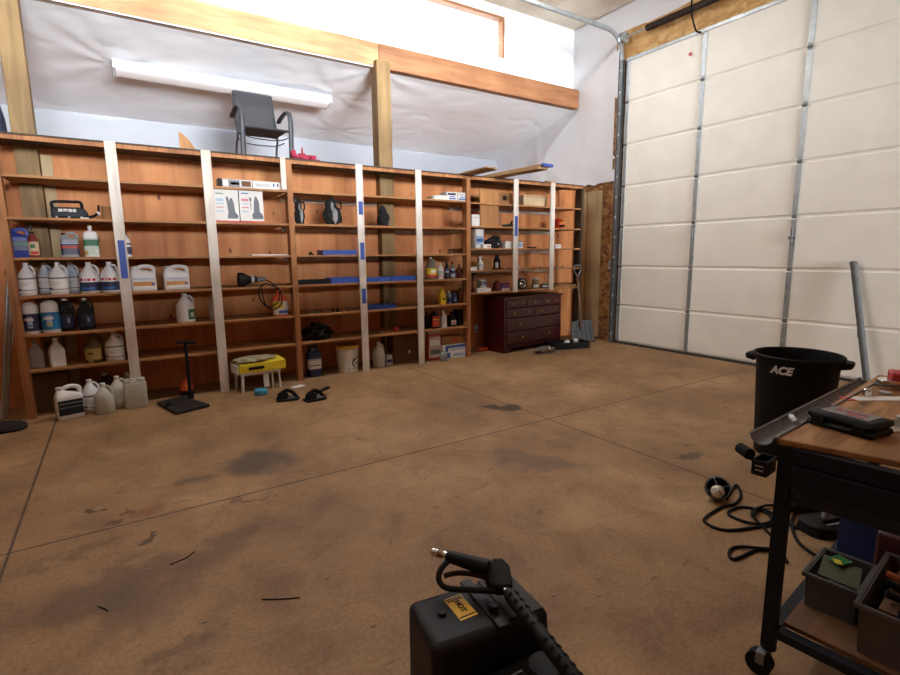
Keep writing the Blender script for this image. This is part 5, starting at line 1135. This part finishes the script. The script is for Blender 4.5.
# ------------------------------------------------------------------ cables and tools on the floor beside the bench
def F(px_, py_, z=.008): return tuple(fl(px_, py_, z))
q = fl(722, 505)
t = thing('trouble_lamp', 'black and silver caged drop lamp lying on the concrete', 'drop lamp', (q[0], q[1]+.03, 0), -1.05)
Ml = Matrix.Translation((0, .03, .075)) @ Matrix.Rotation(1.15, 4, 'X')
B(BLACK).lathe([(.02, -.075), (.05, -.06), (.068, -.02), (.066, .02), (.060, .02), (.058, -.02), (.04, -.05), (.001, -.055)], 24, M=Ml, cap1=False).build('shade', t, smooth=45)
B(P('frosted_bulb', 'd8d2c2', .3)).blob((0, -.005, .07), (.036, .036, .036), 0, 1, 3).build('bulb', t, smooth=80)
g = B(DGALV)
g.tube([Ml @ Vector((.06*math.cos(a), .06*math.sin(a), .035)) for a in np.linspace(0, 2*PI, 25)[:-1]], .003, 5, closed=True)
for k in range(4): a = k*PI/2+.4; g.tube(spline([Ml @ Vector((.062*math.cos(a), .062*math.sin(a), .015)), Ml @ Vector((.056*math.cos(a), .056*math.sin(a), .05)), Ml @ Vector((.01*math.cos(a), .01*math.sin(a), .075))], 4), .0018, 5)
g.build('wire_cage', t, smooth=60)
B(BLACK).cyl((0, .085, .10), (.0, .20, .03), .022, .017).build('handle', t, smooth=40)
cord = [F(727, 499), F(736, 485), F(741, 495), F(735, 504), F(722, 507), F(706, 517), F(706, 523), F(725, 530), F(757, 527), F(772, 523), F(765, 512), F(742, 507), F(728, 513), F(740, 520), F(762, 524, .014), F(776, 517), F(760, 508, .014), F(752, 514, .016), F(766, 530), F(780, 545), F(775, 549), F(758, 549), F(735, 559), F(729, 553), F(736, 547), F(760, 548, .016), F(778, 551), F(787, 562), F(783, 558), F(772, 549, .016)]
tag(B(BLKM).tube(spline(cord, 7), .0075, 7).build('power_cord', smooth=60), 'long black cord tangled in loops from the drop lamp', 'cord')
cord = [F(752, 516, .022), F(758, 508, .022), F(775, 506), F(790, 525), F(805, 528), F(820, 527), F(845, 532), F(870, 545)]
tag(B(BLKM).tube(spline(cord, 7), .007, 7).build('power_cord', smooth=60), 'second black cord running under the bench to the right', 'cord')
q = fl(815, 512); t = thing('angle_grinder', 'dark greenish power tool lying on floor behind bench leg', 'power tool', (q[0], q[1], 0), -.55)
B(P('tool_dark', '20292b', .5)).cyl((-.16, 0, .04), (.10, 0, .04), .032, .04, 16).build('motor_body', t, smooth=40); B(BLACK).cyl((.10, 0, .042), (.20, 0, .045), .042, .03, 16).build('gear_head', t, smooth=40); B(DGALV).cyl((.17, .0, .012), (.17, .0, .03), .06, seg=20).build('disc_guard', t, smooth=40); B(BLKM).cyl((.14, .03, .05), (.16, .13, .06), .014).build('side_handle', t, smooth=40)
q = fl(823, 530); t = thing('vacuum_head', 'flat dark floor tool with grey tube under the bench edge', 'floor tool', (q[0], q[1], 0), -.3)
B(BLACK).loft([(.001, .12, .09, 3), (.05, .11, .08, 3), (.065, .08, .05, 3)], 24).build('head', t, smooth=45); B(GREY).cyl((0, .0, .05), (.10, .06, .27), .014).build('tube', t, smooth=40); B(DGALV).box(-.05, .14, -.06, -.02, .05, .065).build('metal_plate', t, smooth=0)
cord = [F(800, 508), F(792, 520), F(797, 540), F(815, 555), F(833, 562)]
tag(B(BLKM).tube(spline(cord, 7), .008, 7).build('power_cord', smooth=60), 'short black cord curving around the flat floor tool', 'cord')
q = fl(862, 520); tag(B(P('dull_red', '9a3a2a', .6)).box(-.03, .03, -.02, .02, 0, .02).build('red_clip', loc=(q[0], q[1], .0005), bevel=.004), 'small red clip on floor behind the bench shelf', 'clip')

# ------------------------------------------------------------------ pressure washer with gun and lance
WO = Vector((.75, 1.02, 0)); WA = -.07
t = thing('pressure_washer', 'black pressure washer with yellow warning label, seen from above', 'pressure washer', tuple(WO), WA)
g = B(MACH); g.hexa([(-.185, -.10, .14), (.185, -.10, .14), (.20, .11, .14), (-.17, .11, .14), (-.185, -.085, .45), (.155, -.115, .45), (.165, .085, .45), (-.165, .115, .45)]); g.build('rear_cover', t, bevel=.022, seg=3)
B(P('cover_strip', '1a1718', .45)).hexa([(-.005, -.105, .448), (.03, -.11, .448), (.035, .105, .448), (.0, .108, .448), (-.005, -.105, .456), (.03, -.11, .456), (.035, .105, .456), (.0, .108, .456)]).build('cover_seam', t, bevel=.003)
B(P('heat_brown', '2c211d', .5)).hexa([(.045, -.09, .448), (.145, -.10, .448), (.152, .075, .448), (.05, .09, .448), (.045, -.09, .453), (.145, -.10, .453), (.152, .075, .453), (.05, .09, .453)]).build('heat_shield', t, bevel=.002)
wl = B(WARN).hexa([(-.075, -.03, .4495), (-.022, -.03, .4495), (-.022, .065, .4495), (-.075, .065, .4495), (-.075, -.03, .4515), (-.022, -.03, .4515), (-.022, .065, .4515), (-.075, .065, .4515)]).build('warning_label', t, smooth=0)
wl['label'] = 'yellow warning label'
me = text('HOT', .030, .0006, 0)
B(BLACK).mesh(me, Matrix.Translation((-.048, .020, .4520)) @ Matrix.Rotation(-PI/2, 4, 'Z') @ Matrix.Scale(.75, 4)).build('lettering', wl, smooth=0)
for q in (-.022, .048, .056): B(BLACK).box(-.072, -.025, q, q+.004, .4515, .4522).build('print', wl, smooth=0)
g = B(BLACK); g.cyl((-.105, .02, .448), (-.105, .02, .458), .012); g.build('filler_screw', t, smooth=40)
B(BLACK).cyl((.018, -.045, .45), (.018, -.045, .475), .016, .012).build('clip', t, smooth=40)
g = B(MACH); g.hexa([(-.10, -.34, .10), (.16, -.34, .10), (.17, -.12, .10), (-.11, -.12, .10), (-.085, -.33, .345), (.14, -.33, .345), (.15, -.125, .37), (-.095, -.125, .37)]); g.build('engine_housing', t, bevel=.02, seg=3)
for k in range(3): B(P('rib_metal', '55524d', .4, .5)).box(-.075, .02, -.175-.022*k, -.167-.022*k, .352, .374-.003*k).build('cooling_rib', t, bevel=.002)
g = B(BLACK).lathe([(.042, .345), (.046, .36), (.046, .40), (.040, .41), (.001, .41)], 22, M=Matrix.Translation((.055, -.215, 0))); g.build('fuel_cap', t, smooth=40)
g = B(BLACK); g.box(-.19, -.16, -.32, .06, .115, .138); g.box(.16, .19, -.32, .06, .115, .138); g.box(-.16, .16, -.345, -.325, .05, .098); g.box(-.16, .16, .03, .06, .115, .138); g.build('base_frame', t, smooth=0, bevel=.004)
for s in (-1, 1): B(BLKM).cyl((s*.20, .0, .1), (s*.245, .0, .1), .1, seg=26).build('wheel', t, smooth=40)
g = B(DGALV).cyl((-.2, 0, .1), (.2, 0, .1), .009); g.build('axle', t, smooth=40)
for s in (-1, 1): B(BLACK).box(s*.12-.02, s*.12+.02, -.34, -.30, 0, .05).build('foot', t, smooth=0)
def G(px_, py_, z): return Vector(fl(px_, py_, z))
t = thing('spray_gun', 'black pressure washer trigger gun and vented lance lying on the machine', 'spray gun', tuple(G(495, 578, .46)))
O = t.location.copy()
def L(px_, py_, z): return G(px_, py_, z)-O
a, b = L(447, 556, .535), L(488, 568, .525)
B(GUNB).tube([a, a.lerp(b, .3), a.lerp(b, .7), b], [.0165, .019, .021, .023], 14).build('grip', t, smooth=60)
d_ = (a-b).normalized()
B(CHROME).cyl(a, a+d_*.012, .012, seg=14).build('collar', t, smooth=40)
B(COPPER).cyl(a+d_*.012, a+d_*.030, .0105, seg=14).build('coupling_nut', t, smooth=40)
B(CHROME).cyl(a+d_*.028, a+d_*.048, .0125, .011, seg=14).build('hose_fitting', t, smooth=40)
h = B(GUNB); hp = [L(484, 577, .50), L(492, 562, .525), L(503, 562, .525), L(510, 570, .515), L(513, 590, .50), L(500, 592, .49), L(489, 590, .485)]
up_ = Vector((0, 0, 1)); n_ = len(hp)
c1_ = [p+up_*.016 for p in hp]; c0_ = [p-up_*.016 for p in hp]
A_ = [h.bm.verts.new(p) for p in c0_]; B_ = [h.bm.verts.new(p) for p in c1_]; h._f(A_[::-1]); h._f(B_)
for i in range(n_): h._f([A_[i], A_[(i+1) % n_], B_[(i+1) % n_], B_[i]])
h.build('gun_head', t, bevel=.007, seg=3)
B(GUNB).tube(spline([L(449, 560, .53), L(441, 569, .515), L(439, 580, .495), L(447, 588, .482), L(470, 590, .478), L(498, 591, .485)], 6), .0085, 8).build('trigger_guard', t, smooth=60)
tr = B(P('trigger_red', '2c1517', .5)).tube(spline([L(444, 576, .50), L(456, 573, .505), L(472, 574, .505), L(488, 578, .505)], 5), [.0075]*16, 8).build('trigger', t, smooth=60)
p0, p1 = L(508, 592, .495), L(600, 712, .46)
dl = (p1-p0); 
B(CHROME).cyl(p0-dl.normalized()*.012, p0+dl.normalized()*.006, .010, seg=14).build('lance_nut', t, smooth=40)
B(GUNB).tube([p0, p0.lerp(p1, .05), p0.lerp(p1, .9), p1], [.015, .0195, .0195, .012], 16).build('lance_sleeve', t, smooth=50)
sd = dl.normalized().cross(Vector((0, 0, 1))).normalized(); upv = sd.cross(dl.normalized())
for row in (-1, 1):
    for k in range(12):
        if k in (5,): continue
        f = .07+.072*k; c_ = p0.lerp(p1, f)+(sd*row*.55+upv*.83)*.0192
        M_ = Matrix.Translation(c_) @ Matrix((dl.normalized(), sd*.83-upv*.55*row, sd*row*.55+upv*.83)).transposed().to_4x4()
        B(P('vent_dark', '050505', .9)).box(-.0045, .0045, -.007, .007, -.001, .0012, M_).build('vent_slot', t, smooth=0)
# chips and specks scattered on the slab
g = B(DEBRIS); rr = random.Random(4)
for (px_, py_) in [(280, 476), (277, 474), (147, 570), (150, 569), (672, 468), (655, 464), (589, 597), (599, 596), (456, 374), (122, 421), (466, 362), (276, 495), (274, 500)]+[(rr.uniform(20, 880), rr.uniform(395, 640)) for _ in range(46)]:
    q = fl(px_, py_); s = rr.uniform(.003, .009)
    g.blob((q[0], q[1], s*.3), (s*rr.uniform(1, 2.2), s, s*.4), .4, 3, 1, rr.random()*9, 0)
tag(g.build('floor_debris', smooth=0), 'small chips and specks scattered over the concrete floor', 'debris', kind='stuff')
for (x0, y0, x1, y1) in ((170, 565, 195, 552), (262, 600, 300, 598), (98, 607, 108, 612)):
    a, b = fl(x0, y0), fl(x1, y1); m_ = (a+b)/2
    tag(B(BLKM).tube(spline([(a[0], a[1], .003), (m_[0]+.01, m_[1]-.01, .003), (b[0], b[1], .003)], 5), .0025, 5).build('twig', smooth=60), {170: 'longest dark twig on the floor, in the big stain', 262: 'thin curved dark twig left of the washer on floor', 98: 'short dark twig lying lowest left on floor'}[x0], 'twig')
# ------------------------------------------------------------------ lights
def area(name, loc, rot, sx, sy, power, color=(1, 1, 1)):
    L = bpy.data.lights.new(name, 'AREA'); L.shape = 'RECTANGLE'; L.size = sx; L.size_y = sy; L.energy = power; L.color = color
    o = bpy.data.objects.new(name, L); COL.objects.link(o); o.location = loc; o.rotation_euler = rot; return o
w = bpy.data.worlds.new('world'); SC.world = w; w.use_nodes = True
bg = w.node_tree.nodes['Background']; bg.inputs[0].default_value = (.86, .93, 1, 1); bg.inputs[1].default_value = 9.0
for n, (a, b) in enumerate(WIN):
    L = area('window_portal', ((a+b)/2, YU+.08, (ZW0+ZW1)/2), (-PI/2, 0, 0), b-a, ZW1-ZW0, 1); L.data.cycles.is_portal = True
# added area light at the far end wall behind the viewer, no window there
area('end_fill_light', (1.8, Y0+.05, 2.4), (PI/2, 0, 0), 8.0, 3.2, 610, (.94, .975, 1)).data.spread = math.radians(48)
# added ceiling strip lights above the frame, put in for brightness
for k, (x, y, e) in enumerate(((3.9, 4.7, 66), (.9, 4.7, 42))):
    t = thing('added_ceiling_light', ('added white ceiling strip light out of view, nearer the overhead door', 'added white ceiling strip light out of view, farther from the overhead door')[k], 'added ceiling light', (x, y, HC))
    B(WHITE).box(-1.2, 1.2, -.12, .12, -.07, 0).build('housing', t, smooth=0)
    area('added_ceiling_lamp', (x, y, HC-.075), (0, 0, 0), 2.3, .2, e, (1, .98, .95))
SC.view_settings.view_transform = 'Standard'; SC.view_settings.look = 'None'; SC.view_settings.gamma = 1; SC.view_settings.use_curve_mapping = False
SC.view_settings.exposure = 0.0
